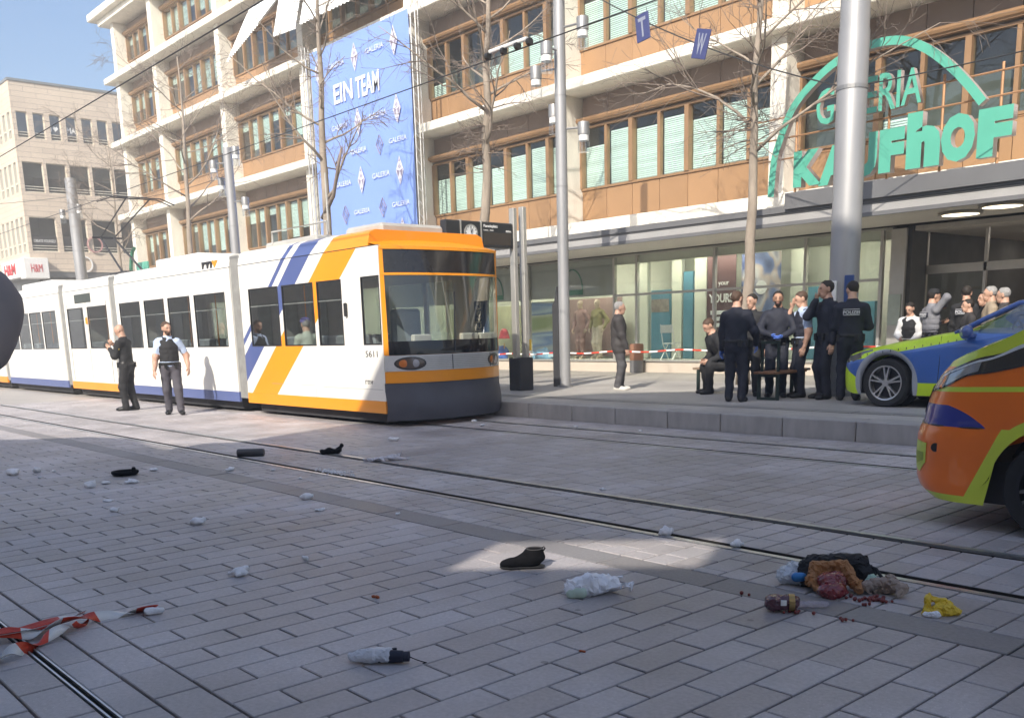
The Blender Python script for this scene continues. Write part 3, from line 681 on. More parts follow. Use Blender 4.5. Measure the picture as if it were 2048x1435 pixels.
for (z0, z1, w, p, n) in rowsL:
    for k in range(n):
        x = XR-.35-k*p-w
        f = MB().box(x, x+.06, YL-.03, YL+.2, z0, z1).box(x+w-.06, x+w, YL-.03, YL+.2, z0, z1).box(x+.06, x+w-.06, YL+.02, YL+.2, z0+.5, z0+.58).build("window", m_wf, hm)
        MB().quad((x,YL+.16,z0),(x+w,YL+.16,z0),(x+w,YL+.16,z1),(x,YL+.16,z1)).build("pane", m_wg, f)
m_bd = mat("black_strip", (.02,.02,.022), .5)
st = MB().box(XR-.11, XR-.08, 19.3, 20.82, 7.75, 8.35).build("window_sign", m_bd, hm); fit_text("CREATE YOURSELF", 19.4, 20.75, 7.95, 8.13, m_whitep, st, XR-.075, 'x', .003)
st2 = MB().box(XR-.11, XR-.08, 21.25, 22.77, 7.75, 8.35).build("window_sign", m_bd, hm); MB().box(XR-.11, XR-.08, 23.2, 24.7, 7.75, 8.35).build("window_sign", m_bd, hm)
fit_text("I", 21.30, 21.36, 14.95, 15.3, m_whitep, hm, XR-.13, 'x', .004, bold=.03)
hb = MB(); hb.prism([(21.42,15.15),(21.5,15.28),(21.58,15.2),(21.66,15.28),(21.76,15.15),(21.58,14.95)], XR-.13, XR-.12, 'x'); hb.build("heart", m_whitep, hm)
fit_text("MA", 22.3, 22.86, 14.95, 15.3, m_whitep, hm, XR-.13, 'x', .004, bold=.03)
MB().box(-100, XR-.05, 18.98, 46, 5.75, 6.1).build("fascia", m_grey, hm)
MB().box(-100, XR-.6, 19.6, 46, .2, 5.75).build("shop_front", mat("dark_shopfront", (.12,.13,.13), .3, var=.5, scale=.4), hm)
m_hms = mat("shop_sign_white", (.78,.77,.74), .5, var=.03); m_red = mat("sign_red", (.55,.02,.03), .5)
hsn = MB().bbox(-73.6, -69.6, 18.5, 18.9, 5.75, 6.9, .03).build("shop_sign", m_hms, hm); fit_text("H&M", -73.0, -70.3, 5.98, 6.7, m_red, hsn, 18.49, ext=.01, bold=.04)
hs2 = MB().bbox(-68.95, -67.9, 18.4, 19.9, 5.6, 6.9, .03).build("shop_sign", m_hms, hm); fit_text("H&M", 18.8, 19.5, 6.0, 6.5, m_red, hs2, -67.89, 'x', .01)
for y, z, mm in ((23.2, 7.9, mat("sign_pale_red", (.5,.27,.26), .5)), (22.4, 6.6, m_whitep)):
    MB().lathe([(.44,0),(.52,0),(.52,.08),(.44,.08)], 22, (XR+.05, y, z), 'x', cap=False).build("round_sign", mm, hm)
# houses on the shaded side of the street, behind the camera: they throw the square into shade
m_rear = mat("rear_render", (.55,.50,.43), .8, var=.08, scale=1)
m_rg = glass("rear_glass", (.10,.11,.12), .3)
rear = thing("gabled_house", "tall gabled house behind the viewpoint shading the square", "building")
def wallpoly(poly, hole, y0, y1, m, name, parent):
    """gabled wall with one slanted slot added to pass a sun patch: strips between roofline and openings"""
    mb = MB(); xs = sorted({p[0] for p in poly} | {hole[0], hole[1]})
    def top(x):
        for (a, za), (b, zb) in zip(poly[:-1], poly[1:]):
            if a <= x <= b: return za+(zb-za)*(x-a)/(b-a) if b > a else max(za, zb)
        return poly[-1][1]
    e = 1e-4
    for a, b in zip(xs[:-1], xs[1:]):
        ta, tb = top(a+e), top(b-e); seg = [(0, 0, ta, tb)]
        if hole[0] <= a and b <= hole[1]: seg = [(0, 0, hole[2]+hole[4]*(a-hole[0]), hole[2]+hole[4]*(b-hole[0])), (hole[3]+hole[4]*(a-hole[0]), hole[3]+hole[4]*(b-hole[0]), ta, tb)]
        for la, lb, ha, hb_ in seg: mb.prism([(a,la),(b,lb),(b,hb_),(a,ha)], y0, y1)
    return mb.build(name, m, parent)
wallpoly([(-8.2,8.2),(-7.75,8.4),(-7.5,10.3),(-5.2,12.9),(-4.0,14.1),(-2.2,15.0),(-.3,15.2),(.3,15.3),(.5,17.9),(6,18.2),(26,18.2)], (-.7, 1.0, 6.5, 7.12, .52), -5.12, -5.0, m_rear, "street_wall", rear)  # slanted slot added so the sun draws a bright patch on the square
for i in range(9):
    for z in (1.2, 4.6, 8.2, 11.4):
        x = -6.5+2.6*i
        if z > 10 and x < -1: continue
        if z == 4.6 and i in (2, 3): z = 3.6
        if z == 8.2 and i in (2, 3): z = 8.6
        MB().box(x, x+1.3, -4.99, -4.96, z, z+1.9).build("window", m_rg, rear)
low = thing("low_house", "low flat roofed house behind the viewpoint on the left", "building")
lw = MB(); lw.prism([(-70,0),(-8.25,0),(-8.25,7.6),(-8.9,7.65),(-10.1,7.8),(-11.2,7.55),(-12.2,6.9),(-13.0,6.6),(-70,6.6)], -9, -5.0); lw.build("street_wall", m_rear, low)
for i in range(20): MB().box(-12.5-2.6*i, -11.2-2.6*i, -4.99, -4.96, 1.0, 3.0).build("window", m_rg, low)
# ================================================================ TRAM
tram = thing("tram", "white and orange articulated tram with blue stripes on far track", "tram", (0,0,0))
TY0, TY1 = 8.60, 11.00; TC = 9.8
def livery(name="tram_livery", roof=False):
    """white paint with diagonal blue/white/orange bands on the front section"""
    m, t, p = nmat(name); L = t.links
    ge = N(t, "ShaderNodeNewGeometry"); sx = N(t, "ShaderNodeSeparateXYZ"); L.new(ge.outputs["Position"], sx.inputs[0])
    ml = N(t, "ShaderNodeMath", operation='MULTIPLY'); ml.inputs[1].default_value = -1.24; L.new(sx.outputs[2], ml.inputs[0])
    ad = N(t, "ShaderNodeMath", operation='ADD'); L.new(sx.outputs[0], ad.inputs[0]); L.new(ml.outputs[0], ad.inputs[1])
    mr = N(t, "ShaderNodeMapRange"); mr.inputs[1].default_value = -24; mr.inputs[2].default_value = -14; L.new(ad.outputs[0], mr.inputs[0])
    cr = N(t, "ShaderNodeValToRGB"); cr.color_ramp.interpolation = 'CONSTANT'; el = cr.color_ramp.elements
    W, B, O = (.82,.80,.74,1), (.085,.12,.30,1), (.90,.32,.012,1)
    stops = [(-24,W),(-19.46,B),(-19.28,W),(-19.05,B),(-18.45,W),(-17.98,O)]+([] if roof else [(-16.96,W)])
    while len(el) < len(stops): el.new(.5)
    for e, (x, c) in zip(el, stops): e.position = (x+24)/10; e.color = c
    L.new(mr.outputs[0], cr.inputs[0])
    nz = N(t, "ShaderNodeTexNoise"); nz.inputs["Scale"].default_value = .9; nz.inputs["Detail"].default_value = 6; L.new(ge.outputs["Position"], nz.inputs["Vector"])
    m2 = N(t, "ShaderNodeMapRange"); m2.inputs[1].default_value = .3; m2.inputs[2].default_value = .7; m2.inputs[3].default_value = .93; m2.inputs[4].default_value = 1.03; L.new(nz.outputs[0], m2.inputs[0])
    vm = N(t, "ShaderNodeVectorMath", operation='SCALE'); L.new(cr.outputs[0], vm.inputs[0]); L.new(m2.outputs[0], vm.inputs["Scale"])
    L.new(vm.outputs[0], p.inputs["Base Color"]); p.inputs["Roughness"].default_value = .35; p.inputs["Coat Weight"].default_value = .3
    return m
m_liv = livery(); m_livr = livery("tram_roof_livery", True)
m_tw = mat("tram_white", (.82,.80,.74), .38, var=.05, scale=.8, coat=.3)
m_tblue = mat("tram_blue", (.10,.135,.31), .4, var=.06, scale=1, coat=.2)
m_tor = mat("tram_orange", (.90,.32,.012), .38, var=.05, scale=1, coat=.3)
m_tdk = mat("tram_underframe", (.035,.035,.04), .7, var=.3, scale=4)
m_tbel = mat("bellows_rubber", (.30,.30,.29), .7, var=.2, scale=6)
m_tgl = glass("tram_glass", (.84,.88,.86), .20)
m_blk = mat("black_trim", (.02,.02,.022), .35, var=.1)
m_roofg = mat("tram_roof_grey", (.42,.41,.38), .6, var=.1, scale=2)
m_tint = mat("tram_interior", (.66,.66,.62), .7, var=.1, scale=2); m_seat = mat("seat_grey", (.36,.40,.44), .7, var=.15)
m_bump = mat("bumper_slate", (.075,.077,.095), .55, var=.2, scale=2)
SILL, WB, WT, SEAM, TOP = .22, 1.31, 2.39, 2.84, 3.12
def module(x0, x1, wins, strip, front=False):
    side = MB().holes(x0, x1, .42, SEAM, [(a, b, WB, WT) for a, b in wins], TY0, .05).build("side_panel", m_liv if front else m_tw, tram)
    MB().bbox(x0, x1, TY0-.006, TY0+.05, SILL, .418, .004).build("skirt_stripe", strip, side)
    MB().box(x0, x1, TY0-.003, TY0+.02, SEAM+.001, SEAM+.012).build("roof_seam", m_blk, side)
    rf = MB(); rf.prism([(TY0, SEAM+.013), (TY0+.05, TOP-.06), (TY0+.16, TOP-.01), (TY1-.16, TOP-.01), (TY1-.05, TOP-.06), (TY1, SEAM+.013)], x0, x1-(.28 if front else 0), 'x')
    rf.build("roof_cover", m_livr if front else m_tw, tram)
    far = MB().holes(x0, x1, SILL, SEAM, [(a, b, WB, WT) for a, b in wins], TY1-.05, .05).build("far_side_panel", m_tw, tram)
    fl = MB().box(x0, x1, TY0+.06, TY1-.06, .32, .42).build("floor", m_tint, tram)
    MB().box(x0, x1, TY0+.06, TY1-.06, SEAM-.12, SEAM-.05).build("ceiling", m_tint, tram)
    MB().box(x0+.2, x1-.2, TY0+.16, TY1-.16, .06, .30).build("underframe", m_tdk, tram)
    for a, b in wins:
        w = MB().quad((a,TY0+.012,WB),(b,TY0+.012,WB),(b,TY0+.012,WT),(a,TY0+.012,WT)).build("window", m_tgl, side)
        fr = MB().box(a, a+.025, TY0+.002, TY0+.03, WB, WT).box(b-.025, b, TY0+.002, TY0+.03, WB, WT).box(a+.025, b-.025, TY0+.002, TY0+.03, WT-.03, WT).box(a+.025,b-.025,TY0+.002,TY0+.03,WB,WB+.025).build("window_seal", m_blk, side)
        if b-a > .8: MB().box(a+.02, b-.02, TY0+.014, TY0+.03, WT-.34, WT-.32).build("vent_bar", m_tbel, side)
        MB().quad((a,TY1-.02,WB),(b,TY1-.02,WB),(b,TY1-.02,WT),(a,TY1-.02,WT)).build("window", m_tgl, far)
    k = 0; x = x0+.8
    while x < x1-.9:
        if front and x > -14.2: break
        for y in (TY0+.42, TY0+.95, TY1-.95, TY1-.42):
            s = MB().bbox(x, x+.42, y-.21, y+.21, .80, .90, .03).bbox(x+.38, x+.48, y-.21, y+.21, .84, 1.48, .03).box(x+.1, x+.3, y-.03, y+.03, .42, .8)
            s.build("seat", m_seat, fl)
        MB().tube([(x+.45,TY0+.7,.42),(x+.45,TY0+.7,SEAM-.1)], .017, 6).build("grab_pole", m_tor, fl)
        x += 1.45
    return side
cab = module(-17.62, -12.78, [(-17.28,-16.10),(-15.97,-14.84),(-14.73,-13.92),(-13.34,-12.80)], m_tor, True)
m2 = module(-24.42, -18.02, [(-24.2,-22.85),(-22.6,-21.4),(-21.2,-20.0),(-19.8,-18.3)], m_tblue)
m3 = module(-28.45, -24.82, [(-28.25,-26.9),(-26.6,-25.1)], m_tor)
m4 = module(-34.9, -28.85, [(-34.5,-33.3),(-33.2,-32.0),(-31.9,-30.7),(-30.6,-29.3)], m_tblue)
m5 = module(-40.2, -35.3, [(-39.8,-38.5),(-38.2,-37.0),(-36.8,-35.7)], m_tor)
for x0, x1 in ((-18.02,-17.62),(-24.82,-24.42),(-28.85,-28.45),(-35.3,-34.9)):
    b = MB(); n = 6
    for k in range(n):
        a = x0+(x1-x0)*k/n; w = (x1-x0)/n
        b.prism([(a, TY0+.09), (a+w/2, TY0+.02), (a+w, TY0+.09), (a+w, TY1-.09), (a+w/2, TY1-.02), (a, TY1-.09)], .3, 3.05, 'z')
    b.build("bellows", m_tbel, tram)
# door frame lines, destination box and small plates
for x in (-26.65,): MB().box(x-.06, x+.06, TY0-.004, TY0+.03, .45, 2.45).build("door_post", m_tw, m3)
for x in (-28.2,-26.65,-25.1): MB().box(x-.006, x+.006, TY0-.006, TY0, .45, 2.5).build("door_gap", m_blk, m3)
MB().bbox(-27.5, -26.2, TY0-.008, TY0+.02, 2.50, 2.74, .01).build("side_display", mat("side_display_glass", (.05,.065,.06), .15), m3)
MB().bbox(-26.72,-26.60, TY0-.03, TY0, 1.95, 2.12, .01).build("door_button", m_tor, m3)
# rnv logo and fleet number
m_ink = mat("dark_ink", (.03,.03,.035), .5)
fit_text("rn", -19.25, -18.78, 2.88, 3.02, m_ink, m2, TY0+.012, ext=.012, bold=.02); fit_text("v", -18.77, -18.55, 2.88, 3.02, m_tor, m2, TY0+.012, ext=.012, bold=.02)
fit_text("5611", -13.30, -12.95, 1.12, 1.22, m_ink, cab, TY0-.002, ext=.002); fit_text("rnv", -13.35, -13.12, .68, .75, m_ink, cab, TY0-.002, ext=.002)
for z, a, b in ((.62,-16.6,-14.95),(.60,-14.7,-12.85)): MB().box(a, b, TY0-.0025, TY0+.002, z, z+.006).build("panel_gap", m_tbel, cab)
MB().box(-14.96, -14.954, TY0-.0025, TY0+.002, .42, .62).build("panel_gap", m_tbel, cab)
MB().bbox(-13.82,-13.76, TY0-.05, TY0, 1.78, 2.0, .012).build("camera_pod", m_blk, cab)
# front: a bowed surface with stacked bands
def fx(y, z):
    u = (y-TC)/1.2
    bow = .42 if z < 1.2 else .42-(z-1.2)*.155
    return -12.78+bow*(1-abs(u)**2.6)
def band(name, z0, z1, m, parent=tram, off=0.0, y0=TY0, y1=TY1, n=22, nz=3, thick=None):
    mb = MB().grid(lambda u, v: (fx(y0+(y1-y0)*u, z0+(z1-z0)*v)+off, y0+(y1-y0)*u, z0+(z1-z0)*v), n, nz)
    return mb.build(name, m, parent, smooth=True)
front = band("front_shell", .30, 1.30, m_tor, off=-.03, nz=5); band("upper_shell", 2.40, SEAM, m_tor, front, off=-.03, nz=3)
for h in (.30, ): pass
bumpm = MB()
bumpm.grid(lambda u, v: (fx(TY0+2.4*u, .5)+.05*math.sin(math.pi*min(1, v*1.3))-.0, TY0-.01+2.42*u, .10+.60*v), 22, 5)
bumpm.build("bumper", m_bump, tram, smooth=True)
band("orange_band", .705, .885, m_tor, front, .012)
band("lamp_panel", .89, 1.14, mat("lamp_panel_grey", (.62,.61,.59), .4, .2, var=.05), front, .014)
for k in range(7): band("panel_rib", .915+.03*k, .922+.03*k, m_tbel, front, .018, TY0+.5, TY1-.25, 16, 1)
for y in (TC-.15, TC+.75): MB().box(fx(y,1)+.0, fx(y,1)+.022, y-.004, y+.004, .9, 1.13).build("panel_gap", m_blk, front)
band("windscreen_base", 1.145, 1.36, mat("black_glass", (.012,.012,.014), .08, spec=.7), front, .016)
m_ws = glass("windscreen_glass", (.70,.73,.70), .10)
ws = MB().grid(lambda u, v: (fx(TY0+.06+2.28*u, 1.36+1.02*v)+.016, TY0+.06+2.28*u, 1.36+1.02*v), 22, 6).build("windscreen", m_ws, front, smooth=True)
band("windscreen_bar", 2.385, 2.42, m_tor, front, .03)
band("destination_display", 2.425, 2.775, mat("display_glass", (.022,.020,.020), .10, spec=.7), front, .016)
for y0, y1 in ((TY0-.004, TY0+.055), (TY1-.055, TY1+.004)): band("corner_post", 1.145, 2.80, m_tor, front, .02, y0, y1, 3, 6)
rt = MB().grid(lambda u, v: (fx(TY0+2.4*u, 2.8)+.03-.55*v-.05*v*v, TY0+.02*v+2.4*u*(1-.017*v), 2.775+.05+.17*v-.03*(2*u-1)**2*v), 20, 4)
rt.build("front_roof", m_tor, front, smooth=True)
band("roof_lip", 2.78, 2.825, m_tor, front, .032)
def oval(name, yc, zc, ry, rz, m, parent, off, n=24):
    mb = MB(); 
    return mb.grid(lambda u, v: (fx(yc+ry*v*math.cos(6.2832*u), zc)+off+.012*(1-v*v), yc+ry*v*math.cos(6.2832*u), zc+rz*v*math.sin(6.2832*u)), n, 3).build(name, m, parent, smooth=True)
for y in (TY0+.34, TY1-.30):
    o = oval("headlight", y, 1.01, .23, .105, m_blk, front, .020)
    oval("lamp_lens", y, 1.01, .205, .085, mat("lamp_lens", (.10,.075,.06), .12, spec=.8), o, .024)
    oval("indicator", y-.11, 1.01, .06, .06, mat("amber_lens", (.55,.16,.03), .25), o, .030)
    oval("main_beam", y+.06, 1.01, .06, .06, mat("clear_lens", (.35,.34,.36), .1), o, .030)
# inside the cab: desk, seat, side blinds, tickets poster
MB().bbox(-13.25, -12.74, TY0+.2, TY1-.2, 1.05, 1.34, .04).build("driver_desk", mat("desk_cream", (.5,.48,.42), .6), tram)
for y in (TY0+.55, TC+.35, TC+.75): MB().bbox(-12.80, -12.70, y, y+.36, 1.34, 1.46, .02).build("desk_box", mat("desk_box_white", (.7,.68,.62), .5), tram)
MB().bbox(-13.9, -13.75, TC-.3, TC+.3, 1.0, 1.9, .05).build("driver_seat", m_seat, tram)
pl = MB().box(-13.6, -12.95, TY1-.04, TY1-.03, 1.36, 2.0).build("ticket_poster", mat("poster_navy", (.05,.12,.27), .5), tram)
o = fit_text("tickets", 0, .62, 0, .17, m_whitep, pl, 0, 'z', .002, bold=.01); o.rotation_euler = (math.pi/2, -math.pi/2, 0); o.location = (-13.15, TY1-.045, 1.38)
# windscreen wiper
MB().tube([(fx(TC,1.3)+.04,TC-.1,1.18),(fx(TC,1.7)+.05,TC-.05,1.6),(fx(TC,2.1)+.05,TC+.02,2.12)], .012, 5).build("wiper", m_blk, front)
# roof equipment and pantograph
MB().bbox(-14.5, -13.4, TC-.7, TC+.6, 3.09, 3.27, .05).build("roof_unit", m_roofg, tram)
MB().bbox(-17.2, -15.3, TC-.8, TC+.8, 3.11, 3.24, .03).build("roof_unit", m_roofg, tram)
MB().tube([(-16.9,TC-.8,3.2),(-16.9,TC-.8,3.42),(-14.9,TC-.8,3.42),(-14.9,TC-.8,3.2)], .02, 5).build("roof_rail", m_roofg, tram)
MB().bbox(-21.9, -19.6, TC-1.1, TC+.9, 3.08, 3.25, .03).build("roof_unit", m_tw, tram)
MB().bbox(-33.0, -30.0, TC-1.0, TC+.9, 3.08, 3.28, .03).build("roof_unit", m_tw, tram)
MB().tube([(-15.35,TC-.5,3.3),(-15.35,TC-.5,4.3)], .02, 6).build("roof_aerial", m_roofg, tram)
pg = MB()
for dy in (-.3, .3):
    pg.tube([(-26.1,TC+dy,3.2),(-27.9,TC+dy*.6,4.3)], .03, 6); pg.tube([(-27.9,TC+dy*.6,4.3),(-25.4,TC+dy,5.05)], .018, 6)
pg.tube([(-27.9,TC-.4,4.3),(-27.9,TC+.4,4.3)], .03, 6)
for dx in (-.25, .0): pg.tube([(-25.4+dx,TC-.95,4.95),(-25.4+dx,TC-.6,5.08),(-25.4+dx,TC+.6,5.08),(-25.4+dx,TC+.95,4.95)], .016, 6)
pg.box(-26.6, -25.5, TC-.5, TC+.5, 3.15, 3.26); pg.build("pantograph", m_tdk, tram)
for x in (-13.9,-16.4,-20,-22.6,-25.7,-27.4,-30.5,-33,-37):     # wheels in the shade under the skirt
    for y in (9.24, 10.24):
        MB().lathe([(.0,-.05),(.30,-.05),(.31,.0),(.30,.05),(.0,.05)], 18, (x, y, .31), 'y').build("wheel", m_tdk, tram)
# ================================================================ STREET FURNITURE, WIRES, TREES
m_pole = mat("galvanised_pole", (.34,.34,.345), .5, .35, var=.14, scale=2.5, stretch=(1,1,.25))
m_ptop = mat("lamp_cap_grey", (.30,.30,.30), .45, .5, var=.08)
m_lampw = mat("lamp_white_band", (.75,.75,.73), .5, var=.03)
m_lampg = glass("lamp_glass", (.90,.92,.93), .08)
def lamp(parent, x, y, z, px, py, s=1.0):
    """lantern: grey cap, white reflector band, clear cylinder; a short arm back to its pole"""
    L = MB().lathe([(.02,.30),(.115,.30),(.12,.28),(.12,.06)], 16, (x,y,z)).tube([(x,y,z+.2),(px,py,z+.2)], .022, 6).build("lantern", m_ptop, parent, smooth=35)
    MB().lathe([(.105,.06),(.105,-.06)], 16, (x,y,z)).build("reflector_band", m_lampw, L, smooth=40)
    MB().lathe([(.115,-.06),(.115,-.28),(.02,-.285)], 16, (x,y,z), cap=False).build("lantern_glass", m_lampg, L, smooth=40)
    return L
def lamp_pole(x, y, h, r, label, lamps, joints=(), sc=1.0):
    p = thing("lamp_pole", label, "pole", (0,0,0), group="lamp poles along the platform")
    MB().lathe([(r*1.0,PZ-.02),(r*1.0,h*.55),(r*.95,h)], 20, (x,y,0)).build("shaft", m_pole, p, smooth=40)
    MB().lathe([(r+.05,PZ),(r+.05,PZ+.03),(r+.005,PZ+.035)], 20, (x,y,0)).build("base_ring", m_ptop, p)
    for z in joints: MB().lathe([(r+.004,z),(r+.004,z+.015)], 20, (x,y,0), cap=False).build("joint_ring", m_ptop, p)
    for lx, ly, lz in lamps: lamp(p, lx, ly, lz, x, y)
    return p
lamp_pole(-14.65, 14.5, 9.4, .118, "slim grey lamp pole with five lanterns beside the man", [(-14.1,14.6,7.17),(-14.62,14.1,6.75),(-15.15,14.3,6.43),(-15.1,14.75,5.75),(-14.25,14.75,5.27)], (4.35, 6.1))
lamp_pole(-29.75, 14.5, 7.4, .15, "grey lamp pole with lanterns behind the second tram section", [(-29.2,14.5,7.05),(-30.2,14.2,6.75),(-30.55,14.6,6.3),(-29.2,14.7,5.55),(-30.1,14.7,5.9)], (5.0,))
lamp_pole(-45.0, 14.5, 8.45, .24, "thick grey lamp pole far left above the tram roof", [(-44.3,14.5,7.0),(-45.6,14.2,6.9),(-45.7,14.6,6.0)], (5.4,))
bp = thing("tram_mast", "thick grey steel mast in front of the green sign", "mast", group=None)
MB().lathe([(.235,PZ-.02),(.235,5.9),(.225,5.95),(.222,9.8)], 28, (-8.38,14.8,0)).build("shaft", m_pole, bp, smooth=40)
MB().lathe([(.30,PZ),(.30,PZ+.04),(.24,PZ+.05)], 28, (-8.38,14.8,0)).build("base_ring", m_ptop, bp)
MB().lathe([(.24,5.05),(.245,5.05),(.245,5.11),(.24,5.11)], 28, (-8.38,14.8,0), cap=False).build("wire_clamp", m_ptop, bp)
MB().bbox(-8.55,-8.36,14.52,14.56,1.78,2.12,.01).build("notice_plate", m_whitep, bp)
MB().bbox(-8.22,-8.06,14.52,14.56,1.75,2.2,.01).build("mast_number", mat("plate_blue", (.03,.07,.22), .5), bp)
# slim dark pointed prism standing against the slim pole
o = MB().prism([(-14.93,PZ),(-14.75,PZ),(-14.75,2.0),(-14.80,2.35),(-14.86,2.05),(-14.93,1.98)], 14.42, 14.62).build("slim_dark_post", mat("dark_block", (.05,.05,.052), .45, var=.1)); tag(o, "slim dark upright post against the slim grey lamp pole", "block")
# stop display: twin posts, dark board with clock and departure screen
ds = thing("stop_display", "dark stop display with clock on twin silver posts", "display")
for y in (13.18, 13.44): MB().bbox(-14.80,-14.66,y-.05,y+.05,PZ,3.86 if y < 13.3 else 3.90,.01).build("post", m_alu, ds)
MB().bbox(-14.92,-14.56,13.12,13.5,PZ,.92,.02).build("post_base", m_tdk, ds)
brd = MB().bbox(-14.85,-14.67,11.42,13.12,3.08,3.56,.02).build("board", mat("board_black", (.025,.025,.028), .3, var=.08), ds)
for y in (11.78, 12.29): MB().box(-14.868,-14.65,y-.012,y+.012,3.07,3.57).build("board_band", m_alu, brd)
ck = MB().lathe([(.0,.0),(.15,.0),(.15,.012),(.0,.012)], 28, (-14.67,12.03,3.33), 'x').build("clock_face", mat("clock_white", (.82,.82,.78), .4), brd)
MB().lathe([(.15,.0),(.165,.0),(.165,.02),(.15,.02)], 28, (-14.67,12.03,3.33), 'x', cap=False).build("clock_rim", m_alu, ck)
MB().tube([(-14.652,12.03,3.33),(-14.652,12.07,3.41)], .008, 4).tube([(-14.652,12.03,3.33),(-14.652,12.02,3.45)], .006, 4).build("clock_hands", m_ink, ck)
for k in range(12):
    a = k*math.pi/6; c, s_ = math.cos(a), math.sin(a); MB().tube([(-14.653,12.03+.115*s_,3.33+.115*c),(-14.653,12.03+.14*s_,3.33+.14*c)], .005, 4).build("hour_mark", m_ink, ck)
fit_text("Paradeplatz", 12.36, 12.72, 3.44, 3.51, m_whitep, brd, -14.668, 'x', .003, bold=.02); fit_text("Linie  Ziel", 12.36, 12.60, 3.39, 3.42, m_whitep, brd, -14.668, 'x', .003); fit_text("Abfahrt", 12.93, 13.07, 3.38, 3.42, m_whitep, brd, -14.668, 'x', .003)
MB().bbox(-14.668,-14.664,12.35,13.06,3.13,3.36,.001).build("departure_screen", mat("screen_brown", (.055,.042,.034), .25), brd)
MB().box(-14.8,-14.7,13.5,13.58,1.05,1.28).build("call_point", mat("call_yellow", (.75,.50,.03), .45), ds)
# small copper-topped bollard by the shop plinth
bo = MB().lathe([(.0,1.02),(.17,1.02),(.19,.98),(.19,.62),(.18,.60),(.18,PZ)], 16, (-17.2,19.75,0)).build("litter_bin", mat("bin_copper", (.30,.15,.09), .5, .3, var=.15), smooth=40); tag(bo, "round copper brown litter bin against the shop plinth", "bin")
MB().lathe([(.182,PZ),(.182,.58)], 16, (-17.2,19.75,0), cap=False).build("bin_base", m_grey, bo)
# red and white barrier tape along the shop front
def tape_mat():
    m, t, p = nmat("barrier_tape_print"); L = t.links
    ge = N(t, "ShaderNodeTexCoord"); sx = N(t, "ShaderNodeSeparateXYZ"); L.new(ge.outputs["UV"], sx.inputs[0])
    fr = N(t, "ShaderNodeMath", operation='FRACT'); L.new(sx.outputs[0], fr.inputs[0])
    gt = N(t, "ShaderNodeMath", operation='GREATER_THAN'); gt.inputs[1].default_value = .5; L.new(fr.outputs[0], gt.inputs[0])
    mx = N(t, "ShaderNodeMix", data_type='RGBA'); L.new(gt.outputs[0], mx.inputs["Factor"]); mx.inputs["A"].default_value = (.75,.74,.72,1); mx.inputs["B"].default_value = (.62,.06,.025,1)
    L.new(mx.outputs["Result"], p.inputs["Base Color"]); p.inputs["Roughness"].default_value = .35; return m
m_tape = tape_mat()
def ribbon(name, pts, wdir, w, m, parent=None, period=1.0):
    """thin plastic ribbon with a little thickness and running UV"""
    me = bpy.data.meshes.new(name); vs = []; fs = []; ln = [0]
    P = [Vector(p) for p in pts]
    for i in range(1, len(P)): ln.append(ln[-1]+(P[i]-P[i-1]).length)
    W = [Vector(q) for q in wdir] if isinstance(wdir, list) else [Vector(wdir)]*len(P)
    for p, q in zip(P, W): vs += [p-q*w/2, p+q*w/2]
    for i in range(len(P)-1): fs.append((2*i, 2*i+2, 2*i+3, 2*i+1))
    me.from_pydata([v[:] for v in vs], [], fs); uv = me.uv_layers.new(name="UVMap")
    for pl in me.polygons:
        for li, vi in zip(pl.loop_indices, pl.vertices): uv.data[li].uv = (ln[vi//2]/period, vi % 2)
    me.materials.append(m); me.polygons.foreach_set("use_smooth", [True]*len(me.polygons)); me.update()
    o = link(name, me, parent); md = o.modifiers.new("s", 'SOLIDIFY'); md.thickness = .0012
    return o
bt = ribbon("barrier_tape", [(-29+.3*k, 18.6+.05*math.sin(k*.31), .66+.0045*k-.02*math.sin(k*.9)) for k in range(72)], (0,.15,1), .042, m_tape, None, .55)
tag(bt, "red and white barrier tape strung along the shop front", "tape")
# overhead wires with small blue letter boards
m_wire = mat("wire_black", (.03,.03,.03), .5)
def wire(pts, r, name, lab):
    o = MB().tube(pts, r, 5).build(name, m_wire); tag(o, lab, "wire", "overhead wires"); return o
sag = lambda a, b, s, n=14: [tuple(Vector(a).lerp(Vector(b), t) - Vector((0,0,s*4*t*(1-t)))) for t in np.linspace(0, 1, n)]
wire(sag((-70,9.75,5.5),(2,9.75,5.42),.12), .009, "contact_wire", "contact wire above the far track over the tram")
wire(sag((-70,5.74,5.3),(2,5.74,5.3),.12), .009, "contact_wire", "contact wire above the near track, upper left sky")
sw = wire(sag((-8.38,14.8,5.08),(-14.65,14.5,8.35),.25), .012, "span_wire", "span wire from thick mast carrying the T and W boards")
wire(sag((-14.65,14.5,8.3),(-8.2,4.5,9.0),.15), .011, "span_wire", "span wire leaving the slim lamp pole to upper right")
wire(sag((-8.38,14.8,5.1),(-2.5,19.0,6.3),.1), .011, "span_wire", "span wire from thick mast across the green sign")
wire(sag((-29.75,14.5,6.6),(-45,14.5,7.6),.35), .011, "span_wire", "span wire between the two lamp poles on the left")
wire(sag((-45,14.5,7.7),(-60,2,7.9),.3), .011, "span_wire", "span wire at far left in front of the stone building")
ins = thing("wire_insulator", "ribbed insulator bar on the contact wire beside the slim lamp pole", "insulator")
MB().tube([(-11.3,9.75,5.47),(-10.5,9.75,5.47)], .03, 8).build("bar", m_lampw, ins)
for x in (-11.35,-11.0,-10.7,-10.45): MB().lathe([(.0,-.03),(.05,-.03),(.05,.03),(.0,.03)], 10, (x,9.75,5.42), 'x').build("clamp", m_wire, ins)
m_navy = mat("board_navy", (.045,.055,.16), .5, var=.05); m_nvl = mat("board_letter", (.24,.26,.33), .5)
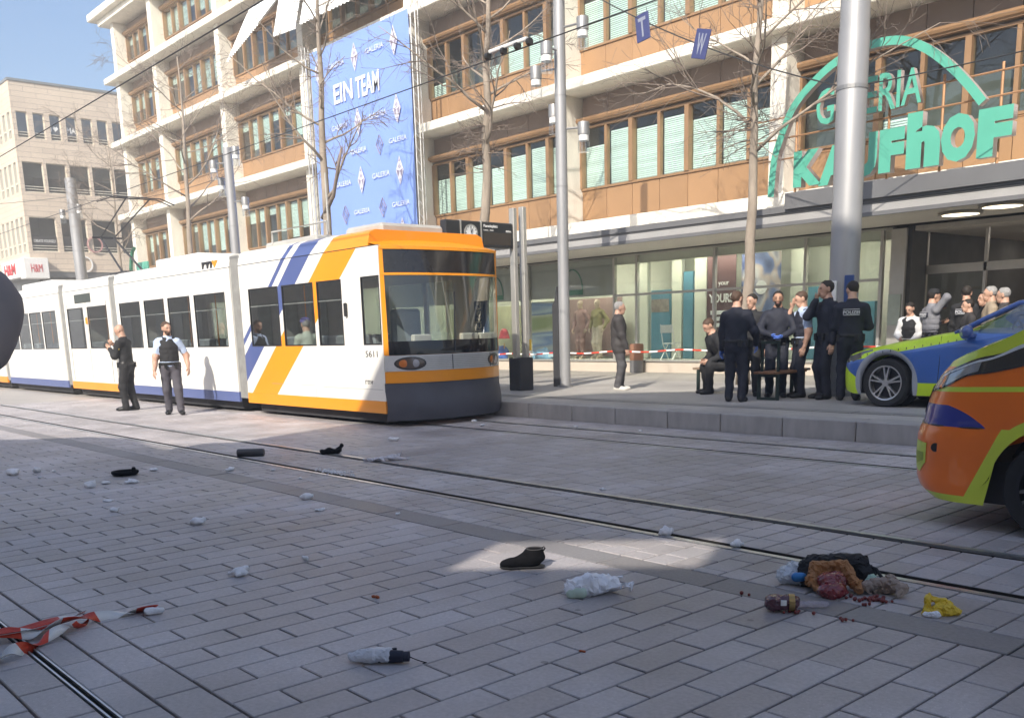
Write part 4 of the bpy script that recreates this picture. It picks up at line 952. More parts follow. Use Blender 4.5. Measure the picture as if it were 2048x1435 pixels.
for ch, x, z, tilt in (("T",-12.55,6.92,.12),("W",-11.2,6.33,-.28)):
    b = thing("letter_board", "small navy board with letter %s on the span wire" % ch, "sign", (x,14.6,z), group="letter boards on the span wire"); b.rotation_euler = (0, -tilt, 0)
    MB().bbox(-.16,.16,-.012,.012,-.24,.24,.006).build("board", m_navy, b)
    fit_text(ch, -.09, .09, -.17, .17, m_nvl, b, -.013, ext=.003, bold=.02)
    MB().tube([(-.12,0,.24),(-.12,0,.32)], .006, 4).tube([(.12,0,.24),(.12,0,.32)], .006, 4).build("hanger", m_wire, b)
# benches
m_wood = mat("bench_timber", (.24,.12,.06), .6, var=.25, scale=3, stretch=(1,12,12)); m_wood2 = mat("bench_timber_grey", (.26,.19,.13), .65, var=.25, scale=3, stretch=(1,12,12))
m_bfr = mat("bench_steel", (.035,.055,.05), .45, .4, var=.1)
def bench(label, loc, rotz, ln, back, mw):
    b = thing("bench", label, "bench", loc, rotz, "benches on the platform")
    for k in range(4): MB().bbox(-ln/2, ln/2, -.20+.105*k, -.105+.105*k, .42, .46, .008).build("slat", mw, b)
    for x in (-ln/2+.12, ln/2-.12):
        f = MB().bbox(x-.025,x+.025,-.2,-.15,0,.418,.004).bbox(x-.025,x+.025,.15,.2,0,.418,.004).box(x-.024,x+.024,-.149,.149,.37,.415).box(x-.024,x+.024,-.149,.149,.0,.04)
        f.build("leg_frame", m_bfr, b)
        if back: MB().bbox(x-.02,x+.02,-.2,-.16,.46,.95,.004).bbox(x-.02,x+.02,.1,.14,.46,.95,.004).box(x-.019,x+.019,-.159,.099,.9,.94).build("arm_frame", m_bfr, b)
    return b
bench("long timber bench behind the officers with the hunched person", (-9.95,14.45,PZ), 0, 2.2, False, m_wood2)
bench("short timber bench with steel arm frame in front of the facing officer", (-8.85,13.75,PZ), R(90), .95, True, m_wood)

# ---------------------------------------------------------------- bare trees
m_bark = mat("bark_grey", (.30,.25,.20), .9, var=.35, scale=5, bump=.5, bscale=30, stretch=(1,1,.35))
m_twig = mat("twig_bark", (.22,.175,.145), .9, var=.25, scale=6)
def grow(p, d, ln, r, lvl, maxl, rnd, out, up, wig, kids):
    n = 6 if lvl < 2 else 4; pts = [p.copy()]; rs = [r]; dd = d.normalized(); st = ln/n
    for i in range(n):
        dd = (dd + Vector((rnd.gauss(0, wig), rnd.gauss(0, wig), rnd.gauss(0, wig*.8)+up*(1 if lvl < 2 else -.4)))).normalized()
        p = p + dd*st; pts.append(p.copy()); rs.append(max(.0035, r*(1-.8*(i+1)/n)))
    out[lvl].append((pts, rs))
    if lvl >= maxl: return
    for k in range(kids[lvl]):
        t = rnd.uniform(.22, 1.0); i = min(int(t*n), n-1); q = pts[i].lerp(pts[i+1], t*n-i)
        base = (pts[i+1]-pts[i]).normalized(); ax = Vector((rnd.gauss(0,1), rnd.gauss(0,1), rnd.gauss(0,1))).normalized()
        nd = (base + base.cross(ax).normalized()*rnd.uniform(.6, 1.3)).normalized()
        grow(q, nd, ln*rnd.uniform(.32, .58)*(1.1-.45*t), max(.004, rs[i]*.58), lvl+1, maxl, rnd, out, up, wig*1.1, kids)
def tree(label, base, h, r0, first, limbs, spread, up, seed, lean=(0,0), limb_len=2.6, maxl=3, kids=(0,7,6,5), stub=None, knot=None):
    rnd = random.Random(seed); t = thing("bare_tree", label, "tree", group="bare trees along the platform"); out = [[] for _ in range(5)]
    B = Vector(base); pts = [B+Vector((lean[0]*z/h+rnd.gauss(0,.03), lean[1]*z/h+rnd.gauss(0,.03), z)) for z in np.linspace(0, h, 14)]
    rs = [max(.012, r0*(1.25 if i == 0 else 1)*(1-.86*(i/13)**1.25)) for i in range(14)]
    MB().tube(pts, rs, 10).build("trunk", m_bark, t, smooth=True)
    for k in range(limbs):
        z = first+(h-first)*((k+.5)/limbs)**.9*.95; f = z/h*13; i = min(int(f), 12); q = pts[i].lerp(pts[i+1], f-i)
        a = k*2.4+rnd.uniform(-.5, .5); dirn = Vector((math.cos(a)*spread, math.sin(a)*spread, rnd.uniform(.25, .8)))
        grow(q, dirn, limb_len*rnd.uniform(.7, 1.2)*(1.1-.5*(z-first)/(h-first)), max(.011, rs[i]*.42), 1, maxl, rnd, out, up, .16, kids)
    for k in range(26 if knot else 0):
        z = rnd.uniform(*knot); f = z/h*13; i = min(int(f), 12); q = pts[i].lerp(pts[i+1], f-i); a = rnd.uniform(0, 6.28)
        grow(q, Vector((math.cos(a), math.sin(a), rnd.uniform(-.2,.6))), rnd.uniform(.6,1.3), .014, 2, 3, rnd, out, .0, .2, (0,0,7,0))
    lm = MB(); [lm.tube(p, r, 6) for p, r in out[1]]; lm.build("limbs", m_bark, t, smooth=True)
    tw = MB(); [tw.tube(p, r, 4, False) for l in (2, 3, 4) for p, r in out[l]]; c = tw.build("crown", m_twig, t, smooth=True); c["kind"] = "stuff"
    if stub: MB().tube(stub, [.07,.055,.045,.03], 8).build("broken_limb", m_twig, t, smooth=True)
    return t
tree("slender bare tree rising between the slim pole and the green sign", (-11.53,16.5,PZ), 9.2, .125, 4.2, 13, 1.0, .01, 3, (.35,0), 3.3, 3, (0,11,8,6), None, (4.6,5.6))
tree("bare tree with dense twig cluster behind the stop display", (-18.7,15.5,PZ), 10.5, .155, 5.3, 15, .8, .05, 11, (.9,0), 2.6, 3, (0,10,8,6), None, (4.9,6.1))
tree("bare tree with a broken limb in front of the blue banner", (-24.3,14.5,PZ), 11.5, .155, 4.6, 15, .85, .09, 23, (.7,0), 3.0, 3, (0,10,8,6), [(-24.2,14.5,4.7),(-23.4,14.4,5.2),(-22.9,14.3,5.9),(-22.7,14.3,6.3)])
tree("bare tree in front of the left end of the cream store", (-33.5,14.5,PZ), 10.5, .13, 5.0, 15, .9, .08, 31, (.7,0), 3.4, 3, (0,10,8,6))
tree("far bare tree beside the thick left lamp pole", (-43.0,15.5,PZ), 9.5, .10, 4.6, 13, .8, .09, 47, (.3,0), 2.8, 3, (0,9,7,5))
# ================================================================ VEHICLES
def zone_mat(name, base, zones, rough=.3, coat=.6, dirt=.06):
    """vehicle paint whose colour fields are set out in the body's own coordinates.
    zones: list of (colour, [conditions]); condition = (expr, op, value), expr = coeffs (ax, ay, az, c) or ('r', x0, z0)"""
    m, t, p = nmat(name); L = t.links
    tc = N(t, "ShaderNodeTexCoord"); sx = N(t, "ShaderNodeSeparateXYZ"); L.new(tc.outputs["Object"], sx.inputs[0])
    ge = N(t, "ShaderNodeNewGeometry")
    def M(op, a, b=None):
        n = N(t, "ShaderNodeMath", operation=op)
        for i, v in enumerate((a, b)):
            if v is None: continue
            if isinstance(v, (int, float)): n.inputs[i].default_value = v
            else: L.new(v, n.inputs[i])
        return n.outputs[0]
    def ex(e):
        if e[0] == 'r': return M('SQRT', M('ADD', M('POWER', M('SUBTRACT', sx.outputs[0], e[1]), 2.0), M('POWER', M('SUBTRACT', sx.outputs[2], e[2]), 2.0)))
        return M('ADD', M('ADD', M('MULTIPLY', sx.outputs[0], e[0]), M('MULTIPLY', M('ABSOLUTE', sx.outputs[1]), e[1])), M('ADD', M('MULTIPLY', sx.outputs[2], e[2]), e[3]))
    rgb = N(t, "ShaderNodeRGB"); rgb.outputs[0].default_value = (*base, 1); cur = rgb.outputs[0]
    for col, conds in zones:
        k = None
        for e, op, v in conds:
            q = M('LESS_THAN' if op == '<' else 'GREATER_THAN', ex(e), v); k = q if k is None else M('MULTIPLY', k, q)
        mx = N(t, "ShaderNodeMix", data_type='RGBA'); L.new(k, mx.inputs["Factor"]); L.new(cur, mx.inputs["A"]); mx.inputs["B"].default_value = (*col, 1); cur = mx.outputs["Result"]
    nz = N(t, "ShaderNodeTexNoise"); nz.inputs["Scale"].default_value = 2.5; nz.inputs["Detail"].default_value = 6; L.new(tc.outputs["Object"], nz.inputs["Vector"])
    mr = N(t, "ShaderNodeMapRange"); mr.inputs[1].default_value = .3; mr.inputs[2].default_value = .7; mr.inputs[3].default_value = 1-dirt; mr.inputs[4].default_value = 1+dirt; L.new(nz.outputs[0], mr.inputs[0])
    vm = N(t, "ShaderNodeVectorMath", operation='SCALE'); L.new(cur, vm.inputs[0]); L.new(mr.outputs[0], vm.inputs["Scale"]); L.new(vm.outputs[0], p.inputs["Base Color"])
    p.inputs["Roughness"].default_value = rough; p.inputs["Coat Weight"].default_value = coat; p.inputs["Coat Roughness"].default_value = .05
    MATS[name] = m; return m
def lerp_tab(tab, x):
    for (a, va), (b, vb) in zip(tab[:-1], tab[1:]):
        if x <= b: t = max(0, (x-a)/(b-a)); t = t*t*(3-2*t)*.35+t*.65; return va+(vb-va)*t
    return tab[-1][1]
m_tyre = mat("tyre_rubber", (.022,.022,.023), .8, var=.2, scale=12); m_rimd = mat("rim_dark", (.04,.04,.045), .35, .6); m_rims = mat("rim_silver", (.62,.62,.62), .28, .9, var=.05)
def wheel(parent, x, y, z, r, w, side, spokes=5, dark=False):
    """tyre, rim barrel, paired spokes and hub; side=-1 faces -Y"""
    s = side
    ty = MB().lathe([(r*.70,-w/2*.9),(r*.93,-w/2),(r*.985,-w/2*.75),(r,-w/2*.3),(r,w/2*.3),(r*.985,w/2*.75),(r*.93,w/2),(r*.70,w/2*.9)], 40, (x,y,z), 'y', cap=False).build("wheel", m_tyre, parent, smooth=40)
    MB().lathe([(r*.70,s*w*.44),(r*.72,s*w*.47),(r*.66,s*w*.45),(r*.64,s*w*.1),(.0,s*w*.08)], 36, (x,y,z), 'y', cap=False).build("rim", m_rims if not dark else m_rimd, ty, smooth=30)
    MB().lathe([(.0,s*w*.12),(r*.63,s*w*.12)], 30, (x,y,z), 'y', cap=False).build("rim_shadow", m_rimd, ty)
    sp = MB()
    for k in range(spokes):
        for da in (-.17, .17):
            a = 2*math.pi*k/spokes+da+.3; c, sn = math.cos(a), math.sin(a); ta = a-da*.55; c0, s0 = math.cos(ta), math.sin(ta)
            px, pz = -sn, c; hw = r*.040
            p0 = Vector((x+c0*r*.12, 0, z+s0*r*.12)); p1 = Vector((x+c*r*.67, 0, z+sn*r*.67)); n = Vector((px, 0, pz))*hw
            ya, yb, yc = y+s*w*.20, y+s*w*.40, y+s*w*.43
            v = [p0-n*1.1+Vector((0,yb,0)), p0+n*1.1+Vector((0,yb,0)), p1+n*.8+Vector((0,yc,0)), p1-n*.8+Vector((0,yc,0))]
            v2 = [q+Vector((0,ya-yb,0)) for q in v]; sp.add(v+v2, [(0,1,2,3),(7,6,5,4),(0,4,5,1),(1,5,6,2),(2,6,7,3),(3,7,4,0)])
    sp.build("spokes", m_rims if not dark else mat("rim_steel_grey", (.2,.2,.2), .4, .6), ty)
    MB().lathe([(r*.16,s*w*.2),(r*.15,s*w*.42),(.0,s*w*.44)], 18, (x,y,z), 'y', cap=False).build("hub_cap", m_rims, ty, smooth=40)
    return ty
NEON, BLU, SIL = (.66,.92,.015), (.045,.14,.46), (.42,.45,.50)
# ---- police estate car, nose to the left
car = thing("police_car", "blue and neon yellow police estate car parked on the platform", "car", (-7.48, 13.95, PZ))
AX, AZ, AR = .80, .345, .395
hz = [(0,.60),(.06,.66),(.2,.735),(.45,.80),(1.0,.90),(1.5,.985),(1.75,1.02),(2.6,1.0),(3.6,1.0),(4.6,1.0),(4.9,.92),(4.95,.85)]
hw = [(0,.52),(.03,.64),(.09,.74),(.2,.84),(.4,.905),(.8,.925),(2.5,.93),(4.2,.92),(4.7,.86),(4.95,.70)]
US = sorted(set([0,.015,.03,.06,.09,.14,.2,.27,.35] + [round(AX+AR*math.cos(t), 4) for t in np.linspace(0, math.pi, 19)] + [round(3.82+AR*math.cos(t), 4) for t in np.linspace(0, math.pi, 15)] + list(np.arange(1.3, 4.95, .12)) + [4.85,4.92,4.95]))
def zbot(u):
    z = lerp_tab([(0,.30),(.05,.22),(.3,.17),(4.5,.19),(4.95,.33)], u)
    for c in (AX, 3.82):
        if abs(u-c) < AR-1e-6: z = max(z, AZ+math.sqrt(AR**2-(u-c)**2))
    return z
def csec(u):
    zs, w, zb = lerp_tab(hz, u), lerp_tab(hw, u), zbot(u); d = zs-zb
    cr = .05 if u > .1 else .5*u
    return [(w*.93,zb),(w*.975,zb+d*.14),(w*.995,zb+d*.35),(w,zb+d*.55),(w*.985,zb+d*.78),(w*.955,zs-.02),(w*.915,zs+.006),(w*.80,zs+cr*.6),(w*.5,zs+cr),(w*.25,zs+cr*1.15),(0,zs+cr*1.2)]
bm_ = MB(); secs = [csec(u) for u in US]; ring = [[(-y, z) for y, z in s] + [(y, z) for y, z in s[::-1][1:]] for s in secs]; nr = len(ring[0])
bm_.add([(u, y, z) for u, rg in zip(US, ring) for y, z in rg], [(i*nr+j, i*nr+j+1, (i+1)*nr+j+1, (i+1)*nr+j) for i in range(len(US)-1) for j in range(nr-1)])
bm_.add([(0, y, z) for y, z in ring[0]], [tuple(range(nr))])
cpaint = zone_mat("police_paint", BLU, [
    (NEON, [((0,0,1,0),'<',.355)]), (SIL, [((0,0,1,0),'<',.175)]),
    ((.10,.22,.60), [((-.176,0,1,0),'>',.57),((0,0,1,0),'>',.5)]),
    (NEON, [((-.176,0,1,0),'>',.61),((1,0,0,0),'<',1.9)]),
    (NEON, [((0,1,0,0),'<',.80),((0,0,1,0),'>',.70),((1,0,0,0),'<',1.9)]),
    (NEON, [((1,0,0,0),'<',.42),((.6,0,1,0),'<',.62),((0,0,1,0),'>',.18)]),
    (SIL, [(('r',AX,AZ),'<',.475),((0,1,0,0),'>',.7)]), (SIL, [(('r',3.82,AZ),'<',.475),((0,1,0,0),'>',.7)])])
body = bm_.build("body", cpaint, car, smooth=50, weld=True)
MB().box(.25, 4.7, -.78, .78, .18, .55).build("underbody", m_tdk, car)
for c in (AX, 3.82):
    for s in (-1, 1):
        MB().lathe([(AR-.01,-.02),(AR-.01,.02)], 30, (c, s*.60, AZ), 'y').build("wheel_well", m_tdk, car)
        wheel(car, c, s*.80, AZ, .345, .235, s)
# head lamp, grille, door gap, handle, lettering
m_hl = mat("headlamp_dark", (.10,.11,.12), .08, spec=.9, coat=1)
hlm = MB().grid(lambda u, v: (.10+.48*u, -(lerp_tab(hw, .10+.48*u)*(.975-.02*v)+.006), lerp_tab(hz, .10+.48*u)-.135*(1-u*.55)+.12*v*(1-u*.5)), 10, 4); hlm.build("headlight", m_hl, car, smooth=True)
hlm = MB().grid(lambda u, v: (.10+.48*u, (lerp_tab(hw, .10+.48*u)*(.975-.02*v)+.006), lerp_tab(hz, .10+.48*u)-.135*(1-u*.55)+.12*v*(1-u*.5)), 10, 4); hlm.build("headlight", m_hl, car, smooth=True)
MB().bbox(-.03,.02,-.45,.45,.33,.60,.02).build("grille", m_blk, car)
for u in (1.56, 2.72): MB().tube([(u, -lerp_tab(hw,u)*.945-.006, .99),(u+.01,-lerp_tab(hw,u)*1.0-.001,.65),(u-.01,-lerp_tab(hw,u)*.985-.004,.25)], .004, 4).build("door_gap", m_blk, car)
m_cl = mat("police_white", (.75,.76,.78), .45)
for i, ch in enumerate("POLIZEI"): fit_text(ch, 1.98+.17*i+(.03 if i > 4 else 0), 2.10+.17*i, .56, .76, m_cl, car, -.932, ext=.003, bold=.03, name="letter")
tick = mat("tick_white", (.35,.48,.72), .4)
for k in range(13): MB().box(.52+.115*k, .525+.115*k, -.935, -.925, .735+.0165*k, .765+.0165*k).build("stripe_tick", m_blk, body)
MB().tube([(2.45,-.945,.80),(2.62,-.955,.81)], .014, 6).build("door_handle", m_blk, car)
# glasshouse
gl = glass("car_glass", (.55,.62,.60), .16); m_roofb = mat("police_roof", (.07,.14,.42), .3, coat=.6)
wsx = lambda v: 1.62+.80*v
MB().grid(lambda u, v: (wsx(v)+.16*(abs(2*u-1)**2)*(1-v*.3), (2*u-1)*(.80-.17*v), 1.035+.375*v-.03*(2*u-1)**2), 12, 5).build("windscreen", gl, car, smooth=True)
MB().grid(lambda u, v: (2.40+2.0*u, (2*v-1)*(.66-.03*u), 1.44+.04*math.sin(math.pi*min(1,u+.1))-.05*u*u-.05*abs(2*v-1)**3), 10, 10).build("roof", m_roofb, car, smooth=True)
for s in (-1, 1):
    MB().tube([(1.72,s*.83,1.02),(2.05,s*.755,1.20),(2.45,s*.665,1.395),(2.8,s*.655,1.425),(4.35,s*.63,1.36)], [.035,.033,.035,.03,.03], 8).build("window_arch", m_roofb, car, smooth=True)
    MB().grid(lambda u, v: (2.02+.95*u, s*((.855)*(1-v)+(.675)*v*1.0), 1.012+(min(.40,.40*max(.0,(u*.95+.30)/.75))*v)), 8, 2).build("side_window", gl, car)
    MB().grid(lambda u, v: (3.05+1.2*u, s*(.855*(1-v)+.665*v), 1.012+.375*v*(1-.1*u)), 4, 2).build("side_window", gl, car)
    MB().tube([(3.01,s*.86,1.0),(3.01,s*.67,1.40)], .035, 6).build("door_pillar", m_blk, car)
MB().bbox(1.9,2.35,-.68,.68,.88,1.0,.04).build("dashboard", m_blk, car)
for y in (-.36,.36):
    MB().bbox(2.75,2.95,y-.24,y+.24,.55,1.18,.07).bbox(2.78,2.90,y-.13,y+.13,1.18,1.38,.05).build("front_seat", m_seat, car)
MB().tube([(2.33,-.36+.17*math.cos(t),1.0+.17*math.sin(t)) for t in np.linspace(0,2*math.pi,16)], .016, 6).build("steering_wheel", m_blk, car)
V,Q,mi,_ = sdf_mesh([((1.92,-1.0,1.04),.09,(2.0,-1.12,1.05),.085,0,((1,0,0),1.3)),((2.0,-.86,.99),.025,(1.99,-1.0,1.0),.03,0,None)], .012, .02)
link("wing_mirror", np_mesh("wing_mirror", V,Q,mi,[mat("mirror_blue", (.07,.12,.34), .3, coat=.6)]), car)
# light bar
MB().bbox(2.75,3.05,-.55,.55,1.475,1.56,.03).build("light_bar", mat("beacon_blue", (.02,.06,.45), .15, coat=.5), car)

# ---- ambulance van, nose to the left, close on the right
van = thing("ambulance_van", "orange and neon yellow emergency van entering at right edge", "van", (-3.43, 7.715, 0))
VA, VZ, VR, HWID = 1.18, .345, .42, .965
nose = [(.20,.16),(.26,.05),(.34,.015),(.50,.0),(.64,.005),(.72,.03),(.75,.055),(.86,.075),(.98,.12),(1.08,.18),(1.18,.27),(1.26,.38),(1.5,.40)]
def vtop(u): return lerp_tab([(0,1.10),(.3,1.17),(.55,1.285),(1.0,1.455),(1.25,1.52),(2.1,1.93),(2.5,1.97),(5,1.97)], u)
def plan(s):
    """outline of the van in plan: s 0..1 front centre to corner end, then along the side; returns (u, y, on_front)"""
    if s <= 1: 
        th = s*math.pi/2; n = 2.7; c, sn = math.cos(th), math.sin(th)
        return (.62*(1-abs(c)**(2/n)), HWID*abs(sn)**(2/n))
    return (.62+(s-1), HWID-.0*(s-1))
def vsurf(s, f, sg=-1, off=0.0):
    u0, y = plan(s); k = max(0, 1-u0/.62)
    zt = vtop(u0+.25*k); z = .20+(zt-.20)*f
    u = u0 + lerp_tab(nose, z)*(.25+.75*k) if s <= 1 else u0+lerp_tab(nose, z)*.25*max(0, 1-(s-1)/.6)
    tum = .05*max(0, z-1.0)**1.2*1.4
    if s > .75 and abs(u-VA) < VR: z = max(z, VZ+math.sqrt(VR**2-(u-VA)**2))
    yy = y*(1-tum*.8)-.012*math.exp(-((z-.735)/.012)**2)
    return (u-off*k, sg*(yy+off*(1-.3*k)), z)
SS = list(np.linspace(0, 1, 26)) + [1+x for x in (.02,.05,.08)] + [1+VA-.62+VR*math.cos(t) for t in np.linspace(math.pi, 0, 21) if VA-.62+VR*math.cos(t) > .09] + list(1+np.arange(1.1, 4.4, .25))
FF = list(np.linspace(0, 1, 30))
vp = zone_mat("ambulance_paint", (1.0,.20,.008), [
    ((.66,.78,.06), [((0,0,1,0),'<',.25)]),
    ((.66,.78,.06), [((1,0,-.45,0),'>',.485),((0,0,1,0),'<',.735)]),
    ((.02,.035,.30), [((0,0,1,0),'>',.735),((0,0,1,0),'<',.885),(('r',.30,.30),'<',.60),((1,0,0,0),'<',.75)]),
    ((.66,.78,.06), [((-.03,0,1,0),'>',.965),((-.03,0,1,0),'<',1.0)]),
    ((.66,.78,.06), [((-.05,0,1,0),'>',1.13)]),
    ((.66,.78,.06), [(('r',VA,.32),'<',.52),((0,0,1,0),'>',.735)])], .28, .7)
vb = MB(); nF = len(FF)
full = [(s, -1) for s in SS[::-1]] + [(s, 1) for s in SS[1:]]
vb.add([vsurf(s, f, sg) for s, sg in full for f in FF], [(i*nF+j, i*nF+j+1, (i+1)*nF+j+1, (i+1)*nF+j) for i in range(len(full)-1) for j in range(nF-1)])
vbody = vb.build("body", vp, van, smooth=50)
# bonnet, windscreen, roof: skins spanning the two upper edges
def span(s0, s1, n, m, name, crown):
    mb = MB(); ss = np.linspace(s0, s1, n+1)
    def fn(a, b):
        s = s0+(s1-s0)*a; L_, R_ = Vector(vsurf(s,1,-1)), Vector(vsurf(s,1,1)); p = L_.lerp(R_, b); p.z += crown*4*b*(1-b)*min(1, (R_-L_).length/1.2); return tuple(p)
    return mb.grid(fn, n, 12).build(name, m, van, smooth=True)
span(.02, 1.62, 22, vp, "bonnet", .09); span(1.62, 2.5, 8, gl, "windscreen", .03); span(2.5, 5.3, 8, vp, "roof", .04)
MB().box(.5, 4.8, -.86, .86, .2, .5).build("underbody", m_tdk, van)
for c in (VA, 4.2):
    for s in (-1, 1): wheel(van, c, s*.83, VZ, .345, .24, s, 6, True); MB().lathe([(VR+.02,-.03),(VR+.02,.03)], 30, (c,s*.58,VZ), 'y').build("wheel_well", m_tdk, van)
def vpatch(name, m, s0, s1, lo, hi, off, n=14, k=5, parent=None, sg=-1):
    """panel lying on the body skin; lo/hi give heights as tables over s"""
    def fn(a, b):
        s = s0+(s1-s0)*a; zl, zh = lerp_tab(lo, s), lerp_tab(hi, s); z = zl+(zh-zl)*b
        u0, _ = plan(s); f = (z-.20)/(vtop(u0+.25*max(0,1-u0/.62))-.20); return vsurf(s, f, sg, off)
    return MB().grid(fn, n, k).build(name, m, parent or van, smooth=True)
m_hdk = mat("headlamp_black", (.012,.013,.015), .08, spec=.8, coat=1); m_lens = mat("headlamp_lens", (.36,.39,.42), .1, .5, var=.25, scale=14, spec=.9, coat=1); m_drl = mat("drl_white", (.75,.78,.8), .2, coat=1)
for sg in (-1, 1):
    h = vpatch("headlight", m_hdk, .52, 1.62, [(.52,.96),(.72,1.0),(.95,1.10),(1.62,1.23)], [(.52,1.08),(.72,1.145),(1.0,1.23),(1.62,1.40)], .006, 24, 6, None, sg)
    vpatch("lens", m_lens, .56, .98, [(.56,.98),(.72,1.015),(.98,1.125)], [(.56,1.05),(.72,1.10),(.98,1.19)], .009, 14, 4, h, sg)
    vpatch("lens_divider", m_hdk, .70, .735, [(.70,1.0),(.735,1.01)], [(.70,1.11),(.735,1.12)], .012, 3, 4, h, sg)
    vpatch("light_strip", m_drl, .60, 1.25, [(.60,1.062),(.72,1.108),(1.0,1.196),(1.25,1.285)], [(.60,1.072),(.72,1.12),(1.0,1.212),(1.25,1.312)], .012, 18, 2, h, sg)
    pk = vpatch("fog_pocket", mat("pocket_neon", (.60,.72,.06), .35, coat=.4), .50, .70, [(.50,.40),(.60,.38),(.70,.46)], [(.50,.61),(.70,.60)], .004, 8, 5, None, sg)
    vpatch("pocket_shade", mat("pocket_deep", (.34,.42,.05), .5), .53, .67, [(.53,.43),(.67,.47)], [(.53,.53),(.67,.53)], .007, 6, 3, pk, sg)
    sf = Vector(vsurf(.80, (.56-.2)/(1.2-.2), sg, .004)); MB().lathe([(.0,.0),(.032,.0),(.030,.008),(.018,.006),(.0,.006)], 18, tuple(sf), 'y').build("parking_sensor", m_blk, van)
vpatch("grille", m_blk, 0, .42, [(0,.76),(.42,.80)], [(0,1.02),(.42,1.0)], .006); vpatch("grille", m_blk, 0, .42, [(0,.76),(.42,.80)], [(0,1.02),(.42,1.0)], .006, sg=1)
for sg in (-1, 1):
    MB().tube([vsurf(s, (.735-.2)/(vtop(plan(s)[0]+.25*max(0,1-plan(s)[0]/.62))-.2), sg, .003) for s in np.linspace(.05, 1.13, 26)], .006, 5).build("panel_gap", m_blk, van)
    MB().tube([vsurf(1.0+.62+.0*k, f, sg, .003) for k, f in enumerate(np.linspace(.55, 1, 8))], .004, 4).build("door_gap", m_blk, van)
    vpatch("side_window", gl, 2.3, 3.3, [(2.3,1.30),(3.3,1.30)], [(2.3,1.66),(2.7,1.80),(3.3,1.82)], .006, sg=sg)
    V,Q,mi,_ = sdf_mesh([((1.75,sg*1.13,1.42),.085,(1.78,sg*1.15,1.62),.075,0,((1,0,0),1.5)),((1.9,sg*.95,1.4),.03,(1.8,sg*1.1,1.42),.03,0,None)], .02, .02)
    link("wing_mirror", np_mesh("wing_mirror", V,Q,mi,[m_blk]), van)
MB().bbox(2.5,3.0,-.7,.7,1.99,2.10,.04).build("light_bar", mat("beacon_blue", (.02,.06,.45), .15), van)
# ================================================================ PEOPLE
m_skin = mat("skin_light", (.52,.31,.22), .55, var=.06, scale=20); m_skin2 = mat("skin_tan", (.42,.235,.155), .55, var=.06, scale=20)
m_navyc = mat("uniform_navy", (.013,.015,.027), .75, var=.25, scale=8, bump=.15, bscale=25); m_black = mat("cloth_black", (.017,.017,.019), .8, var=.25, scale=8, bump=.15, bscale=25)
m_shoe = mat("shoe_black", (.012,.012,.013), .4); m_lblue = mat("shirt_light_blue", (.46,.56,.74), .75, var=.06, scale=9, bump=.1, bscale=30)
m_trous = mat("trouser_slate", (.075,.07,.085), .8, var=.15, scale=8, bump=.12); m_jean = mat("jeans_grey", (.075,.072,.076), .8, var=.2, scale=9, bump=.12)
m_jack = mat("jacket_charcoal", (.048,.043,.042), .75, var=.2, scale=7, bump=.15); m_wshoe = mat("shoe_white", (.62,.60,.56), .6)
m_glove = mat("glove_blue", (.10,.20,.62), .45); m_beige = mat("coat_beige", (.36,.29,.21), .8, var=.1, bump=.1); m_greyv = mat("vest_grey", (.20,.20,.22), .7, var=.12, bump=.15)
m_hd = mat("hair_dark", (.022,.016,.012), .7, var=.3, scale=40); m_hb = mat("hair_brown", (.075,.042,.025), .7, var=.3, scale=40); m_hg = mat("hair_grey", (.30,.29,.28), .7, var=.25, scale=40); m_hs = mat("hair_stubble", (.24,.15,.11), .7, var=.2, scale=40)
m_eye = mat("eye_dark", (.03,.025,.025), .3); m_lip = mat("lips", (.36,.16,.13), .5)
def V3(*a): return np.array(a, float)
def ik(a, b, l1, l2, pole):
    d = b-a; L_ = np.linalg.norm(d); L2 = min(L_, (l1+l2)*.999); dn = d/L_
    x = (l1*l1-l2*l2+L2*L2)/(2*L2); hgt = math.sqrt(max(0, l1*l1-x*x)); p = pole-dn*(pole@dn); p = p/np.linalg.norm(p)
    return a+dn*x+p*hgt, a+dn*L2
def hand_prims():
    P = [((0,0,0),.024,(0,0,-.03),.026,0,((1,0,0),1.0)), ((-.0,.012,-.035),.024,(0,.016,-.085),.022,0,((1,0,0),1.5)), ((0,-.018,-.035),.022,(0,-.020,-.082),.020,0,((1,0,0),1.5))]
    for i, (y, l) in enumerate(((.030,.072),(.011,.080),(-.009,.074),(-.027,.058))):
        k = .012+.004*i; P.append(((0,y,-.088),.0098,(-k*.7,y*1.05,-.088-l*.5),.0088,0,None)); P.append(((-k*.7,y*1.05,-.088-l*.5),.0088,(-k*2.4,y*1.05,-.088-l*.93),.0074,0,None))
    P += [((-.004,.026,-.03),.014,(-.012,.052,-.062),.0105,0,None), ((-.012,.052,-.062),.0105,(-.020,.058,-.095),.0085,0,None)]
    return P
HV, HQ, _, _ = sdf_mesh(hand_prims(), .0058, .004, pad=.02)
def head_mesh():
    P = [((0,-.018,.045),.088,(0,.008,.045),.086,0,((1,0,0),1.16)), ((0,.022,-.005),.070,(0,.030,-.055),.052,0,((1,0,0),1.08)), ((0,.055,-.092),.030,(0,.050,-.080),.034,0,None),
         ((0,.092,.028),.012,(0,.108,-.016),.0165,0,None), ((-.028,.078,.040),.014,(.028,.078,.040),.014,0,None), ((-.018,.082,-.058),.012,(.018,.082,-.058),.012,0,None),
         ((-.076,-.010,.028),.017,(-.079,-.014,-.018),.012,0,((1,0,0),1.7)), ((.076,-.010,.028),.017,(.079,-.014,-.018),.012,0,((1,0,0),1.7))]
    return sdf_mesh(P, .0095, .012, pad=.03)
DV, DQ, _, DC = head_mesh()
